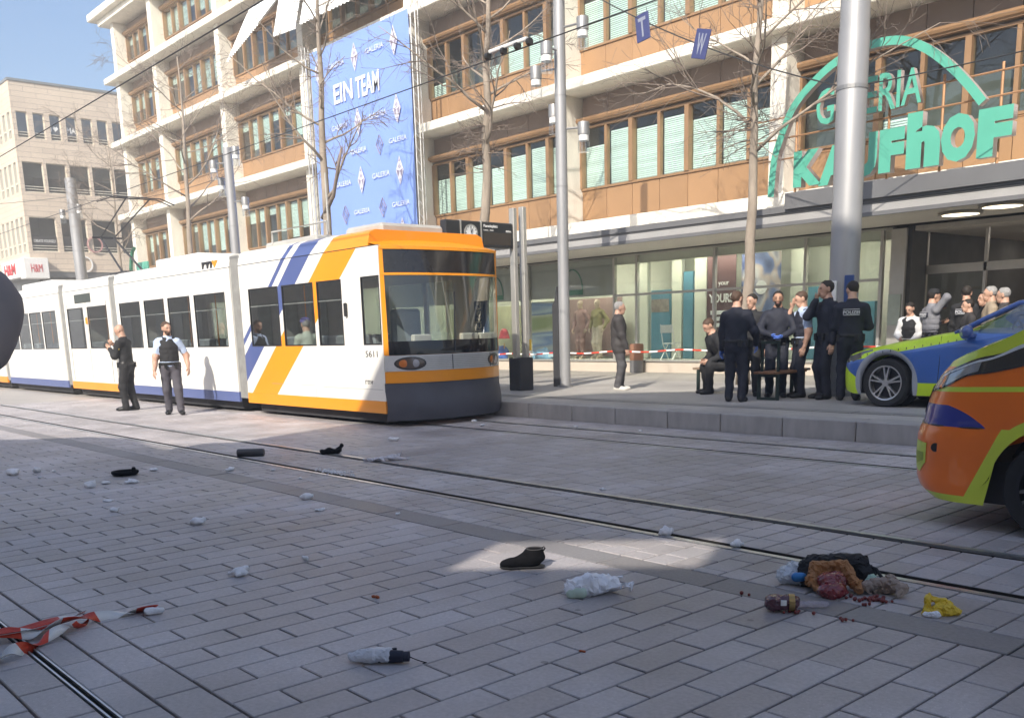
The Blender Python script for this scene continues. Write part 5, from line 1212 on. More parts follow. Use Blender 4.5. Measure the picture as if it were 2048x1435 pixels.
def hair_mesh(kind):
    P = [((0,-.024,.050),.096,(0,.004,.052),.090,0,((1,0,0),1.13))]
    if kind == 'short': line = lambda G: np.maximum(.052-G[:,2]-.9*np.maximum(0,-G[:,1]+.015)*1.0, 0*G[:,0]-1)
    def post(G, F):
        cut = (.085 - G[:,2]) - np.clip((.055-G[:,1])*1.35, -.02, .17)      # hairline falls from brow to nape
        cut = np.maximum(cut, np.where((np.abs(G[:,0]) > .06) & (G[:,1] > -.02), .025-G[:,2], -1))
        return np.maximum(F+.006*np.sin(G[:,0]*90+G[:,1]*60)*np.sin(G[:,2]*80)*.6, cut)
    return sdf_mesh(P, .0095, .0, pad=.03, post=post)
HRV, HRQ, _, _ = hair_mesh('short')
def rotz(a): c, s = math.cos(a), math.sin(a); return np.array([[c,-s,0],[s,c,0],[0,0,1]])
def rotx(a): c, s = math.cos(a), math.sin(a); return np.array([[1,0,0],[0,c,-s],[0,s,c]])
def align(frm, fwd_hint, d):
    """rotation taking -Z to d, with local +Y kept near fwd_hint"""
    z = -d/np.linalg.norm(d); y = fwd_hint-z*(fwd_hint@z); y /= np.linalg.norm(y)+1e-9; x = np.cross(y, z); return np.stack([x, y, z], 1)
def person(label, loc, deg, h=1.78, lh=None, rh=None, feet=None, lean=(0,0), look=(0,0), top=None, legs=None, shoes=None, skin=None, hair=None, hairlen=1.0, beard=None, sleeves=1, vest=None, gloves=False, seat=None, bulk=1.0, coat=0.0, belt=True, name="person", group=None, epole=None, cap=None, sleeve_r=1.0, back_text=None, badge=None, bow=0):
    """one figure, local axes: +Y forward, +X to its right; hands/feet in metres for a 1.8 m body"""
    top = top or m_navyc; legs = legs or top; shoes = shoes or m_shoe; skin = skin or m_skin; s = h/1.8
    pel = V3(0, 0, .95) if seat is None else V3(0, 0, seat/s+.10); fwdv = V3(0, 1, 0)
    che = pel+V3(lean[0]*.6, lean[1]*.6, .36 if not bow else .33); nb = pel+V3(lean[0], lean[1], .555-.5*bow)
    hd = nb+V3(lean[0]*.25, lean[1]*.2+.03+.05*bow, .17-.04*bow)
    P = []
    P.append((pel+V3(0,0,.08), .162*bulk, che, .168*bulk, 1, ((0,1,0),1.32)))
    P.append((che, .150*bulk, nb+V3(0,0,-.10), .125*bulk, 1, ((0,1,0),1.35)))
    P.append((nb+V3(-.135,-.01,-.075), .072*bulk, nb+V3(.135,-.01,-.075), .072*bulk, 1, None))
    P.append((nb+V3(0,-.01,-.07), .085, nb+V3(0,-.008,.02), .068, 1, None))
    P.append((pel+V3(-.055,0,-.0), .130*bulk, pel+V3(.055,0,-.0), .130*bulk, 1 if coat > .05 else 2, ((0,1,0),1.2)))
    P.append((nb+V3(0,-.012,-.06), .066, hd+V3(0,-.028,-.03), .058, 0, None))
    feet = feet or ((-.11,.02),(.11,-.02)); hands = []
    for sd, ft in ((-1, feet[0]), (1, feet[1])):
        hip = pel+V3(sd*.095, 0, -.03); an = V3(ft[0], ft[1], .085+(ft[2] if len(ft) > 2 else 0)); kn, an2 = ik(hip, an, .423, .423, V3(sd*.05, 1, .1))
        P.append((hip, .104*bulk**.5, kn, .082, 2, None)); P.append((kn, .082, an2+V3(0,0,.02), .070, 2, None))
        if coat > .05: P.append((hip, .10*bulk, hip+(kn-hip)*min(1, coat), .095*bulk, 1, None))
        tw = V3(sd*.03, .15, -.048); P.append((an2+V3(0,-.045,-.042), .042, an2+tw+V3(0,-.02,-.002), .042, 3, None)); P.append((an2+tw+V3(0,-.03,0), .040, an2+tw+V3(0,.035,-.003), .034, 3, ((0,0,1),1.15)))
    for sd, tg in ((-1, lh), (1, rh)):
        sh = nb+V3(sd*.185*bulk**.5, -.01, -.085)
        tg = V3(sd*.27, .06, pel[2]-.12) if tg is None else V3(*tg) if seat is None else V3(*tg)
        ep = epole[0 if sd < 0 else 1] if epole else (sd*.55, -.8, -.15)
        el, wr = ik(sh, tg, .295, .265, V3(*ep)); r = sleeve_r
        P.append((sh, .074*bulk*r, el, .066*r, 1, None)); P.append((el, .064*r, wr, .048*r if sleeves == 1 else .036, 1 if sleeves == 1 else 0, None))
        if sleeves != 1: P.append((sh, .070*bulk, sh+(el-sh)*.62, .066, 1, None)); P[-3] = (sh, .055, el, .047, 0, None)
        hands.append((sd, wr, (wr-el)))
    P = [(a*s, ra*s, b*s, rb*s, m_, f) for a, ra, b, rb, m_, f in P]
    ph = random.uniform(0, 6)
    V, Q, mi, cen = sdf_mesh(P, .0175*s, .018, noise=lambda G: wob(G, 24, .0055, ph)*(G[:,2] > .12), pad=.05)
    Vs, Qs, Ms = [V], [Q], [mi]; n0 = len(V)
    for sd, wr, d in hands:
        A = align(None, V3(-sd*.5, 1, 0), d); hv = HV.copy(); 
        if sd > 0: hq = HQ
        else: hv = hv*V3(-1,1,1); hq = HQ[:, ::-1]
        Vs.append((hv@A.T)*s*1.04+wr*s); Qs.append(hq+n0); Ms.append(np.full(len(hq), 4 if gloves else 0)); n0 += len(hv)
    Rh = rotz(R(-look[0]))@rotx(R(-look[1])); hs = s*1.03
    dv = (DV@Rh.T)*hs+hd*s; c = DC; mm = np.zeros(len(DQ), int)
    eye = (np.abs(np.abs(c[:,0])-.031) < .013) & (np.abs(c[:,2]-.018) < .008) & (c[:,1] > .05); brow = (np.abs(np.abs(c[:,0])-.031) < .020) & (np.abs(c[:,2]-.040) < .006) & (c[:,1] > .06)
    lip = (np.abs(c[:,0]) < .024) & (np.abs(c[:,2]+.058) < .008) & (c[:,1] > .075); mm[eye] = 5; mm[brow] = 7; mm[lip] = 6
    if beard is not None: mm[(c[:,2] < -.028) & (c[:,2] > -.125) & (c[:,1] > .0) & ~lip & ~((np.abs(c[:,0]) < .02) & (c[:,2] > -.045))] = 8
    Vs.append(dv); Qs.append(DQ+n0); Ms.append(mm)
    hm_ = hair or m_hd
    mats = [skin, top, legs, shoes, m_glove, m_eye, m_lip, hm_, beard or hm_]
    root = link(name, np_mesh(name, np.concatenate(Vs), np.concatenate(Qs), np.concatenate(Ms), mats), None, loc, R(deg)-math.pi/2)
    tag(root, label, "person", group)
    if hairlen > 0:
        hv = HRV.copy(); hv = (V3(0,-.012,.045)+(hv-V3(0,-.012,.045))*(.985+.03*hairlen))
        link("hair", np_mesh("hair", (hv@Rh.T)*hs+hd*s, HRQ, np.zeros(len(HRQ)), [hm_]), root)
    if cap is not None:
        cp = MB().lathe([(.103,.060),(.104,.085),(.092,.125),(.05,.148),(.0,.152)], 20, (0,-.008,0), cap=False).grid(lambda u, v: ((2*u-1)*.085, .07+.09*v*(1-(2*u-1)**2*.5), .068-.012*v), 6, 3)
        me = cp.mesh("cap", cap, True); co = np.array([v.co[:] for v in me.vertices]); co = (co@Rh.T)*hs+hd*s; me.vertices.foreach_set("co", co.ravel()); me.update(); link("cap", me, root)
    if vest is not None:
        Pv = [(a, ra+.016*s, b, rb+.016*s, 0, f) for a, ra, b, rb, m_, f in [P[0], P[1]]] + [(a, ra+.004*s, b, rb+.004*s, 0, f) for a, ra, b, rb, m_, f in [P[2]]]
        z0 = (pel[2]+.10)*s; xm = .165*s
        vv, vq, vm, vc = sdf_mesh(Pv, .018*s, .015, pad=.04, noise=lambda G: wob(G, 30, .003, 1.0)-.010*s*((np.abs(np.sin(G[:,2]*34)) > .45) & (np.abs(np.sin(G[:,0]*30)) > .3) & (G[:,2] < (nb[2]-.14)*s)), post=lambda G, F: np.maximum(np.maximum(F, z0-G[:,2]), np.abs(G[:,0])-xm-.02))
        link("vest", np_mesh("vest", vv, vq, vm, [vest]), root)
    if belt:
        zb = pel[2]+.055; bl = MB(); n = 22
        bl.lathe([(.184*bulk*s,(zb-.025)*s),(.19*bulk*s,(zb)*s),(.184*bulk*s,(zb+.028)*s)], 24, (0,0,0), cap=False); bl.v = [(x, y*.76, z) for x, y, z in bl.v]
        for a in (.4, 1.2, 2.2, 3.6, 5.2, 5.9):
            x, y = .19*bulk*s*math.cos(a), .19*bulk*s*.78*math.sin(a); bl.bbox(x-.03, x+.03, y-.022, y+.022, (zb-.09)*s, (zb+.02)*s, .008)
        bl.build("duty_belt", m_shoe, root)
    if back_text:
        d = che-pel; yb = (che[1]-.168*bulk/1.32-.022)*s-.014
        MB().bbox(-.13*s, .13*s, yb-.004, yb+.03, (nb[2]-.185)*s, (nb[2]-.115)*s, .003).build("back_panel", mat("back_panel_navy", (.03,.032,.05), .6), root)
        o = fit_text(back_text, -.12*s, .12*s, (nb[2]-.175)*s, (nb[2]-.125)*s, mat("reflective_print", (.62,.63,.66), .5), root, yb-.006, ext=.002, bold=.02)
        for zz in (-.195, -.108): MB().box(-.12*s, .12*s, yb-.007, yb-.004, (nb[2]+zz)*s, (nb[2]+zz+.008)*s).build("reflective_line", MATS["reflective_print"], root)
    if badge is not None:
        sh = (nb+V3(badge*.235, 0, -.17))*s; MB().bbox(sh[0]-.012, sh[0]+.012, sh[1]-.035, sh[1]+.035, sh[2]-.045, sh[2]+.045, .006).build("sleeve_badge", mat("badge_gold", (.55,.42,.06), .5), root)
    return root
person("officer in black uniform looking down at raised hands beside the tram", (-21.06,7.51,0), -138, 1.82, lh=(-.06,.30,1.30), rh=(.10,.28,1.38), feet=((-.10,.06),(.11,-.05)), top=m_black, legs=m_black, look=(0,30), hairlen=0, skin=m_skin, badge=-1, bulk=1.06, lean=(0,.03))
a = person("officer in light blue shirt and dark vest walking beside the tram", (-18.99,7.63,0), -24, 1.82, lh=(-.34,.05,.92), rh=(.30,.12,.86), feet=((-.13,.14),(.10,-.12)), top=m_lblue, legs=m_trous, vest=m_black, sleeves=.5, hair=m_hb, beard=m_hb, look=(-30,4), bulk=1.05)
person("person in charcoal jacket, grey jeans and white shoes standing alone", (-12.78,14.14,PZ), 46, 1.70, lh=(-.22,.12,.90), rh=(.22,.14,.88), top=m_jack, legs=m_jean, shoes=m_wshoe, hair=m_hg, hairlen=.3, look=(-6,0), bulk=1.28, coat=.22, sleeve_r=1.15, belt=False, feet=((-.09,.04),(.10,-.03)))
person("hunched person in black coat seated on the long bench", (-10.40,14.45,PZ), -120, 1.72, lh=(-.12,.42,.62), rh=(.14,.42,.62), seat=.46, feet=((-.13,.42),(.14,.36)), top=m_black, legs=m_black, lean=(0,.30), look=(0,35), hair=m_hb, bulk=1.22, coat=.5, belt=False, bow=.1)
person("officer with blue gloves seen from behind, nearest the kerb", (-9.11,12.86,PZ), 112, 1.72, lh=(-.27,.10,.86), rh=(.30,.16,.95), gloves=True, top=m_navyc, hair=m_hb, look=(28,0), hairlen=.7, bulk=1.08, badge=-1)
person("dark uniformed figure half hidden behind the gloved officer", (-9.62,14.02,PZ), -70, 1.70, top=m_black, hair=m_hd, look=(20,5))
person("officer facing the camera with gloved hands held at the waist", (-9.07,13.95,PZ), -57, 1.72, lh=(-.10,.24,1.06), rh=(.10,.24,1.08), gloves=True, top=m_navyc, hair=m_hd, beard=m_hd, skin=m_skin2, epole=((-.9,-.3,-.1),(.9,-.3,-.1)), bulk=1.06)
person("officer in light blue sleeves with hand raised to face", (-8.71,14.12,PZ), -128, 1.70, lh=(-.26,.05,.88), rh=(.06,.18,1.54), epole=((-.5,-.8,-.1),(.4,.25,-1)), top=m_lblue, legs=m_navyc, vest=m_navyc, sleeves=.6, hair=m_hb, look=(0,16), hairlen=.7)
person("officer in navy uniform with hand at mouth beside the thick mast", (-8.20,14.0,PZ), -118, 1.84, lh=(-.27,.06,.85), rh=(.05,.17,1.53), epole=((-.5,-.8,-.1),(.4,.25,-1)), top=m_navyc, hair=m_hd, look=(8,0), hairlen=1.3)
person("officer with POLIZEI on the back beside the police car nose", (-7.72,13.9,PZ), 118, 1.80, lh=(-.12,.28,1.10), rh=(.12,.28,1.12), top=m_navyc, hair=m_hd, look=(-35,22), back_text="POLIZEI", badge=-1, bulk=1.05)
person("officer in grey vest with back turned at the store entrance", (-8.0,17.2,PZ), 52, 1.72, lh=(-.18,.25,1.2), rh=(.10,.20,1.52), top=m_greyv, legs=m_trous, vest=m_greyv, hair=m_hd, back_text="POLIZEI", cap=m_black)
person("officer in black with back turned, right of the grey vest", (-7.62,17.7,PZ), 95, 1.76, top=m_black, hair=m_hd, back_text="POLIZEI")
person("person with white sleeves and dark vest at the entrance edge", (-8.42,17.3,PZ), -80, 1.50, lh=(-.10,.28,1.0), rh=(.15,.26,1.05), top=mat("sleeve_white", (.62,.62,.62), .7, bump=.1), legs=m_black, vest=m_black, hair=m_hd, look=(10,22), lean=(0,.08))
person("bystander in black coat at the back of the entrance group", (-7.28,17.7,PZ), -130, 1.64, top=m_black, hair=m_hd, belt=False)
person("bystander in beige coat in the store entrance", (-7.02,17.3,PZ), -150, 1.72, top=m_beige, legs=m_trous, hair=m_hg, hairlen=.2, belt=False, coat=.4, bulk=1.1)
person("rightmost bystander of the entrance group in charcoal jacket", (-6.72,17.1,PZ), -170, 1.68, top=m_jack, legs=m_jean, hair=m_hg, belt=False)
person("bystander in charcoal jacket in front of the beige coat", (-7.3,17.1,PZ), -140, 1.52, top=m_jack, legs=m_black, hair=m_hd, belt=False)
person("tram passenger in pale green coat and blue cap", (-15.95,9.05,.42), 175, 1.72, seat=.47, lh=(-.12,.32,.66), rh=(.12,.32,.66), feet=((-.1,.40),(.1,.40)), top=mat("coat_pale_green", (.46,.52,.46), .8, bump=.1), legs=m_jean, hair=m_hg, belt=False, cap=mat("cap_violet", (.07,.06,.30), .6))
person("person in dark jacket with raised elbow at left edge", (-1.50,-.012,0), 178, 1.80, lh=(-.10,.32,1.52), rh=(.10,.26,1.58), top=mat("jacket_brown_black", (.30,.26,.25), .8, var=.15, bump=.1), legs=m_jean, hair=m_hd, bulk=1.12, belt=False, sleeve_r=1.2, epole=((-1,.0,-.4),(1,.05,.02)))
# shop mannequins
m_manq = mat("mannequin_tan", (.50,.40,.30), .5); m_mol = mat("cloth_olive", (.30,.27,.13), .8); m_mcr = mat("cloth_cream", (.60,.52,.42), .8); m_mro = mat("cloth_rose", (.38,.24,.22), .8)
for x, t_, l_, lb in ((-19.80, m_mol, m_mcr, "mannequin in olive top and cream trousers behind the glass"), (-20.50, m_mro, m_mro, "mannequin in rose dress behind the glass")):
    o = person(lb, (x,21.0,.56), -90, 1.72, top=t_, legs=l_, shoes=m_manq, skin=m_manq, hairlen=0, belt=False, lh=(-.30,.05,.95), rh=(.30,.05,.95), name="mannequin"); o["category"] = "mannequin"
# ================================================================ LITTER ON THE SQUARE
def soft(name, label, cat, prims, mats, loc, rz=0, h=.006, k=.01, noise=None, group=None, post=None, parent=None, sub=False):
    V, Q, mi, c = sdf_mesh(prims, h, k, noise=noise, pad=.03, post=post); V[:,2] = np.maximum(V[:,2], .001)
    o = link(name, np_mesh(name, V, Q, mi, mats), parent, loc, rz)
    if label: tag(o, label, cat, group)
    return o
def crumple(name, label, cat, prims, mats, loc, rz=0, h=.010, amp=.006, f=40, seed=0, group=None, parent=None, k=.010, jit=.22, facet=True):
    """thin crumpled sheet: ridged folds, jittered and flat shaded so the creases stay sharp"""
    rg = np.random.default_rng(seed+1)
    def ridge(G):
        a = np.abs(np.sin(G[:,0]*f+2*np.sin(G[:,1]*f*.6+seed))); b = np.abs(np.sin(G[:,1]*f*.8+1.7*np.sin(G[:,2]*f*.7+2*seed))); c = np.abs(np.sin((G[:,0]+G[:,2])*f*1.6+seed))
        return amp*(a+b*.8+c*.5-1.2)
    V, Q, mi, c = sdf_mesh(prims, h, k, noise=ridge, pad=.03)
    V = V+rg.normal(0, h*jit, V.shape); V[:,2] = np.maximum(V[:,2], .001)
    o = link(name, np_mesh(name, V, Q, mi, mats, not facet), parent, loc, rz)
    if label: tag(o, label, cat, group)
    return o
def film(name, tint=(.75,.77,.82), alpha=.35, rough=.3):
    m, t, p = nmat(name); L = t.links
    p.inputs["Base Color"].default_value = (*tint, 1); p.inputs["Roughness"].default_value = rough; p.inputs["Alpha"].default_value = alpha
    p.inputs["Subsurface Weight"].default_value = 0.0
    MATS[name] = m; return m
m_bagw = mat("bag_white", (.84,.85,.90), .4, var=.04, scale=9, bump=.3, bscale=14)
m_cot = mat("fleece_white", (.84,.84,.86), .85, var=.04, scale=30, bump=.3)
crk = lambda f, a, ph: (lambda G: wob(G, f, a, ph)+wob(G, f*2.3, a*.45, ph+2))
# black ankle boot lying on its sole, toe to the left
boot = thing("ankle_boot", "black ankle boot standing in the sunlit patch", "boot", (-4.36, 3.93, .002), R(49)); boot.scale = (1.08, 1.0, .72)
BP = [((-.085,0,.045),.046,(.04,0,.055),.044,0,((0,0,1),1.05)), ((-.115,.004,.038),.036,(-.09,0,.045),.042,0,None), ((.03,0,.06),.046,(.062,0,.10),.047,0,((1,0,0),.95)), ((.062,0,.09),.047,(.055,0,.155),.049,0,((1,0,0),.95)), ((-.02,0,.08),.040,(.03,0,.12),.046,0,None)]
V, Q, mi, c = sdf_mesh(BP, .006, .010, noise=lambda G: wob(G, 60, .0012, 1), pad=.02, post=lambda G, F: np.maximum(np.maximum(F, .018-G[:,2]), np.where(G[:,2] > .10, np.maximum(F, -(np.hypot((G[:,0]-.057)/1.05, G[:,1])-.036)), F)))
V, Q, mi, c = sdf_mesh(BP, .006, .010, noise=lambda G: wob(G, 60, .0012, 1), pad=.02, post=lambda G, F: np.maximum(F, G[:,2]-.172))
m_bootc = mat("suede_black", (.0055,.0055,.007), .9, var=.3, scale=20, bump=.2, spec=.15)
link("upper", np_mesh("upper", V, Q, mi, [m_bootc]), boot)
V, Q, mi, c = sdf_mesh([((-.10,0,.014),.046,(.075,0,.014),.043,0,((0,0,1),2.6)), ((-.115,.002,.014),.034,(-.10,0,.014),.042,0,((0,0,1),2.4))], .006, .01, pad=.02); V[:,2] = np.maximum(V[:,2], 0)
link("sole", np_mesh("sole", V, Q, mi, [mat("boot_sole", (.02,.02,.021), .6)]), boot)
MB().lathe([(.050,.172),(.052,.178),(.043,.178),(.040,.165),(.036,.150),(.0,.145)], 20, (.056,0,0), cap=False).build("collar", mat("boot_lining", (.05,.048,.05), .9), boot, smooth=True)
MB().tube([(.105,0,.15),(.118,0,.175),(.112,0,.19),(.10,0,.178)], .005, 5).build("pull_loop", m_bootc, boot)
# carrier bag
cb = crumple("carrier_bag", "white plastic carrier bag lying next to the boot", "bag", [((-.14,0,.03),.045,(-.02,.01,.045),.055,0,((0,0,1),1.1)), ((-.02,.01,.045),.055,(.10,.03,.035),.035,0,((0,0,1),1.2)), ((.0,.05,.04),.03,(.16,.075,.06),.010,0,None), ((.08,.02,.03),.02,(.20,.0,.03),.009,0,None), ((.20,.0,.03),.009,(.215,.03,.028),.008,0,None), ((.215,.03,.028),.008,(.14,.035,.035),.008,0,None)], [m_bagw], (-3.60,3.78,0), R(52), 0.021, 0.007, 34, 1, None, None)
soft("bag_contents", None, None, [((-.150,-.025,.018),.026,(-.08,-.045,.018),.022,0,None)], [mat("mint_pack", (.50,.62,.52), .5, var=.1)], (0,0,0), 0, .007, .01, crk(40,.003,1), None, None, cb)
cb.scale = (1, 1.05, 1.4)
# pouch with folding umbrella
um = thing("folded_umbrella", "navy folding umbrella half in a white plastic sleeve", "umbrella", (-3.55, 2.28, 0), R(44))
crumple("sleeve", None, None, [((-.13,.0,.022),.020,(-.05,0,.035),.034,0,((0,0,1),1.2)), ((-.05,0,.035),.034,(.03,0,.036),.036,0,None), ((-.15,.012,.03),.014,(-.09,.01,.035),.028,0,None), ((.0,.025,.055),.012,(.07,.03,.062),.004,0,None)], [film("sleeve_film", (.72,.74,.80), .82)], (0,0,0), 0, 0.014, 0.005, 48, 2, None, um, .010, .10, True)
cl = MB().lathe([(.0,-.06),(.026,-.058),(.030,.0),(.031,.06),(.028,.105),(.024,.107),(.024,.135),(.0,.138)], 18, (0,0,.032), 'x'); cl.v = [(x, y*(1+.06*math.sin(x*90)), z) for x, y, z in cl.v]
cl.build("canopy", mat("umbrella_navy", (.012,.016,.035), .6, var=.2, bump=.15), um, smooth=50)
MB().tube([(.137,0,.03),(.165,.012,.012),(.19,.005,.006),(.215,-.008,.005),(.20,-.02,.005)], .0025, 5).build("wrist_strap", m_bootc, um)
soft("strap_tab", None, None, [((.03,.018,.055),.008,(.07,.02,.062),.007,0,None)], [MATS["umbrella_navy"]], (0,0,0), 0, .005, .004, None, None, None, um)
# spilled shopping
m_blackbag = mat("bag_black", (.010,.010,.013), .7, var=.3, scale=12, bump=.25)
sb = crumple("shopping_bag", "black shopping bag burst open beside the near rail", "bag", [((-.19,.06,.05),.05,(-.10,.09,.11),.055,0,None), ((-.10,.09,.11),.06,(.14,.10,.11),.065,0,None), ((.14,.10,.11),.055,(.19,.06,.06),.06,0,None), ((-.16,.02,.04),.05,(-.12,-.03,.04),.04,0,None)], [m_blackbag], (-2.72,4.83,0), R(40), 0.022, 0.01, 26, 3, None, None)
MB().tube([(.19,.07,.11),(.235,.03,.10),(.26,-.01,.06),(.275,-.05,.02),(.285,-.08,.01)], .010, 6).build("strap", m_blackbag, sb, smooth=True)
pb = crumple("paper_bag", "torn orange brown paper bag inside the black bag mouth", "bag", [((-.10,.0,.06),.035,(-.08,.05,.14),.025,0,None), ((-.08,.05,.14),.025,(.08,.06,.14),.03,0,None), ((.08,.06,.14),.03,(.13,-.05,.05),.03,0,None), ((-.10,.0,.06),.03,(-.07,-.09,.02),.022,0,None), ((.13,-.05,.05),.03,(.15,-.10,.02),.02,0,None), ((-.04,.04,.05),.05,(.06,.04,.05),.05,0,None)], [mat("kraft_orange", (.36,.165,.06), .65, var=.2, scale=14, bump=.4, bscale=30)], (-2.69,4.74,0), R(40), 0.017, 0.009, 38, 4, None, None)
m_redp = mat("red_wrapper", (.20,.024,.03), .12, var=.3, scale=18, bump=.35, bscale=22, coat=.5)
for k, (x, y, z, r_, lab) in enumerate(((-2.66,4.70,.07,.052,"upper dark red foil pack in the paper bag"), (-2.62,4.64,.035,.048,"lower dark red foil pack spilling from the paper bag"))):
    crumple("foil_pack", lab, "pack", [((-.03,-.0,z),r_*1.05,(.03,.01,z),r_*1.1,0,((0,0,1),1.15)), ((.0,-.03,z*.7),r_*.8,(.01,.02,z),r_,0,None)], [m_redp], (x,y,0), R(40), 0.015, 0.007, 40, k+5, "foil packs in the spilled shopping", None, .010, .14, True)
crumple("clear_bag", "crumpled clear plastic bag with blue print left of the spilled shopping", "bag", [((-.03,0,.055),.055,(.02,.03,.09),.045,0,None), ((.02,-.02,.04),.04,(.05,-.03,.03),.03,0,None)], [film("clear_film", (.68,.74,.82), .75, .2)], (-2.93,4.72,0), R(40), 0.018, 0.01, 42, 6, None, None)
soft("blue_cap", "bright blue bottle cap end inside the clear bag", "bottle", [((0,0,.06),.028,(.03,.01,.065),.026,0,None)], [mat("cap_blue", (.02,.19,.50), .4)], (-2.87,4.68,.0), 0, .006, .006)
crumple("mint_carton", "mint green carton poking out at the bag's right side", "carton", [((0,0,.03),.03,(.02,.03,.07),.028,0,None)], [mat("mint_carton_print", (.42,.60,.50), .5, var=.15, scale=20)], (-2.53,4.86,0), R(30), 0.009, 0.003, 40, 1, None, None)
# brown paper cone with small red fruit
m_kraft = mat("kraft_grey", (.33,.26,.215), .8, var=.12, scale=10, bump=.35, bscale=25)
crumple("paper_wrap", "torn grey brown paper wrap spilling small red fruit", "paper", [((-.08,.05,.05),.030,(.06,.05,.075),.030,0,None), ((.06,.05,.075),.03,(.10,-.02,.05),.028,0,None), ((-.08,.05,.05),.02,(-.07,.0,.02),.015,0,None), ((.10,-.02,.05),.028,(.07,-.06,.02),.015,0,None), ((-.02,.07,.03),.03,(.06,.04,.03),.03,0,None)], [m_kraft], (-2.43,4.83,0), R(42), 0.016, .008, 34, 4)
m_fruit = mat("red_fruit", (.17,.016,.012), .28, var=.25, scale=30, coat=.3)
fm = MB().lathe([(.0,-.012),(.007,-.010),(.0115,-.003),(.0115,.004),(.007,.010),(.0,.0115)], 10, (0,0,.012), cap=False).mesh("small_fruit", m_fruit, True)
fr = random.Random(5); n = 0
for (cx, cy, sd, cnt, lab) in ((-2.42,4.73,.035,24,"small red fruit heaped at the mouth of the paper wrap"), (-2.50,4.66,.05,7,"small red fruit rolled between the bag and paper wrap"), (-2.60,4.26,.03,5,"small red fruit beside the plum coloured pack"), (-2.345,4.30,.016,4,"small red fruit on the slab joint below the spill"), (-2.97,4.335,.010,2,"small red fruit left of the plum coloured pack"), (-2.41,4.60,.008,2,"small red fruit just below the paper wrap"), (-2.62,4.23,.012,3,"small red fruit touching the plum coloured pack")):
    for q in range(cnt):
        o = link("small_fruit", fm, None, (cx+fr.gauss(0,sd), cy+fr.gauss(0,sd*.7), .0)); s_ = fr.uniform(.65,1.05); o.scale = (s_,s_,s_); tag(o, lab, "fruit", "spilled small red fruit")
pk = crumple("plum_pack", "plum coloured confectionery pack with foil lid at bottom of the spill", "pack", [((-.06,0,.045),.045,(.04,.01,.05),.043,0,None), ((-.065,.02,.06),.022,(-.06,-.03,.06),.022,0,None)], [mat("plum_print", (.10,.035,.05), .2, var=.5, scale=22, coat=.5)], (-2.66,4.23,0), R(40), 0.013, 0.004, 50, 7, None, None, .010, .14, True)
MB().bbox(-.025,.005,-.052,-.047,.045,.075,.002).build("label", m_whitep, pk); MB().lathe([(.046,.02),(.047,.05)], 16, (0,0,.048), 'x', cap=False).build("gold_band", mat("gold_foil", (.38,.26,.10), .35, .6), pk)
crumple("film_wrap", "clear film wrapper behind the plum coloured pack", "wrapper", [((-.07,0,.02),.03,(.09,.02,.02),.03,0,((0,0,1),1.6))], [film("wrap_film", (.55,.5,.58), .35, .15)], (-2.60,4.36,0), R(40), 0.016, 0.008, 44, 8, None, None)
yb = crumple("yellow_bag", "crumpled yellow and white plastic bag near the right edge", "bag", [((-.08,-.02,.018),.022,(.06,-.01,.02),.024,0,None), ((-.06,.03,.03),.018,(-.055,.045,.085),.012,0,None), ((-.055,.045,.085),.012,(.03,.02,.055),.020,0,None), ((.03,.02,.055),.020,(.085,-.01,.02),.020,0,None), ((-.02,.0,.03),.03,(.03,.0,.03),.03,0,None)], [mat("bag_yellow", (.72,.50,.03), .4, var=.15, scale=10, bump=.35, bscale=18)], (-2.05,4.71,0), R(42), 0.014, 0.008, 42, 9, None, None)
crumple("white_corner", None, None, [((-.085,-.035,.016),.016,(-.03,-.05,.018),.018,0,None)], [m_bagw], (0,0,0), 0, 0.008, 0.003, 46, 9, None, yb)
# tufts of white padding and scraps
spots = [(-4.30,5.27,.045,1.2,"beside the near rail, left of two"),(-3.71,5.30,.045,.9,"beside the near rail, right of two"),(-5.60,2.56,.055,.9,"left of the boot with a torn corner"),(-12.12,2.87,.10,.6,"large heap at the far left edge"),(-12.03,3.12,.045,1.2,"peaked scrap right of the left heap"),(-11.9,3.26,.03,.9,"small ball near the left heap"),(-10.28,3.17,.055,1.1,"round ball below the black rim"),(-10.42,3.37,.05,.5,"flat strip below the black rim"),(-10.22,3.57,.06,.7,"ragged piece right below the black rim"),(-10.99,4.10,.065,.4,"flat piece right of the black rim"),(-9.25,2.97,.05,.3,"thin flake below the round ball"),(-8.61,2.82,.045,.8,"small oval under the thin flake"),(-7.44,3.09,.055,.9,"oval left of centre in the shade"),(-10.21,4.69,.045,.8,"ball on the dark band"),(-5.64,3.07,.025,1.0,"tiny ball left of the boot"),(-7.79,4.30,.055,.9,"twin tuft at the band's near edge"),(-7.17,4.08,.035,.6,"small oval below the twin tuft"),(-11.11,7.58,.06,.7,"piece between the tracks near the tram"),(-12.3,10.0,.04,.9,"tiny tuft at the tram bumper"),(-11.6,9.6,.035,.9,"tiny tuft right of the tram bumper"),(-6.5,4.42,.02,.9,"crumb on the dark band"),(-9.8,5.0,.025,.8,"crumb near the rail left of the grate"),(-9.0,4.9,.02,.8,"crumb below the near rail at centre"),(-11.5,3.0,.018,.8,"crumb below the left heap"),(-6.0,6.4,.025,.8,"crumb on the upper near rail"),(-10.2,10.3,.03,.8,"scrap on the far rail"),(-9.0,10.4,.025,.8,"crumb on the far rail")]
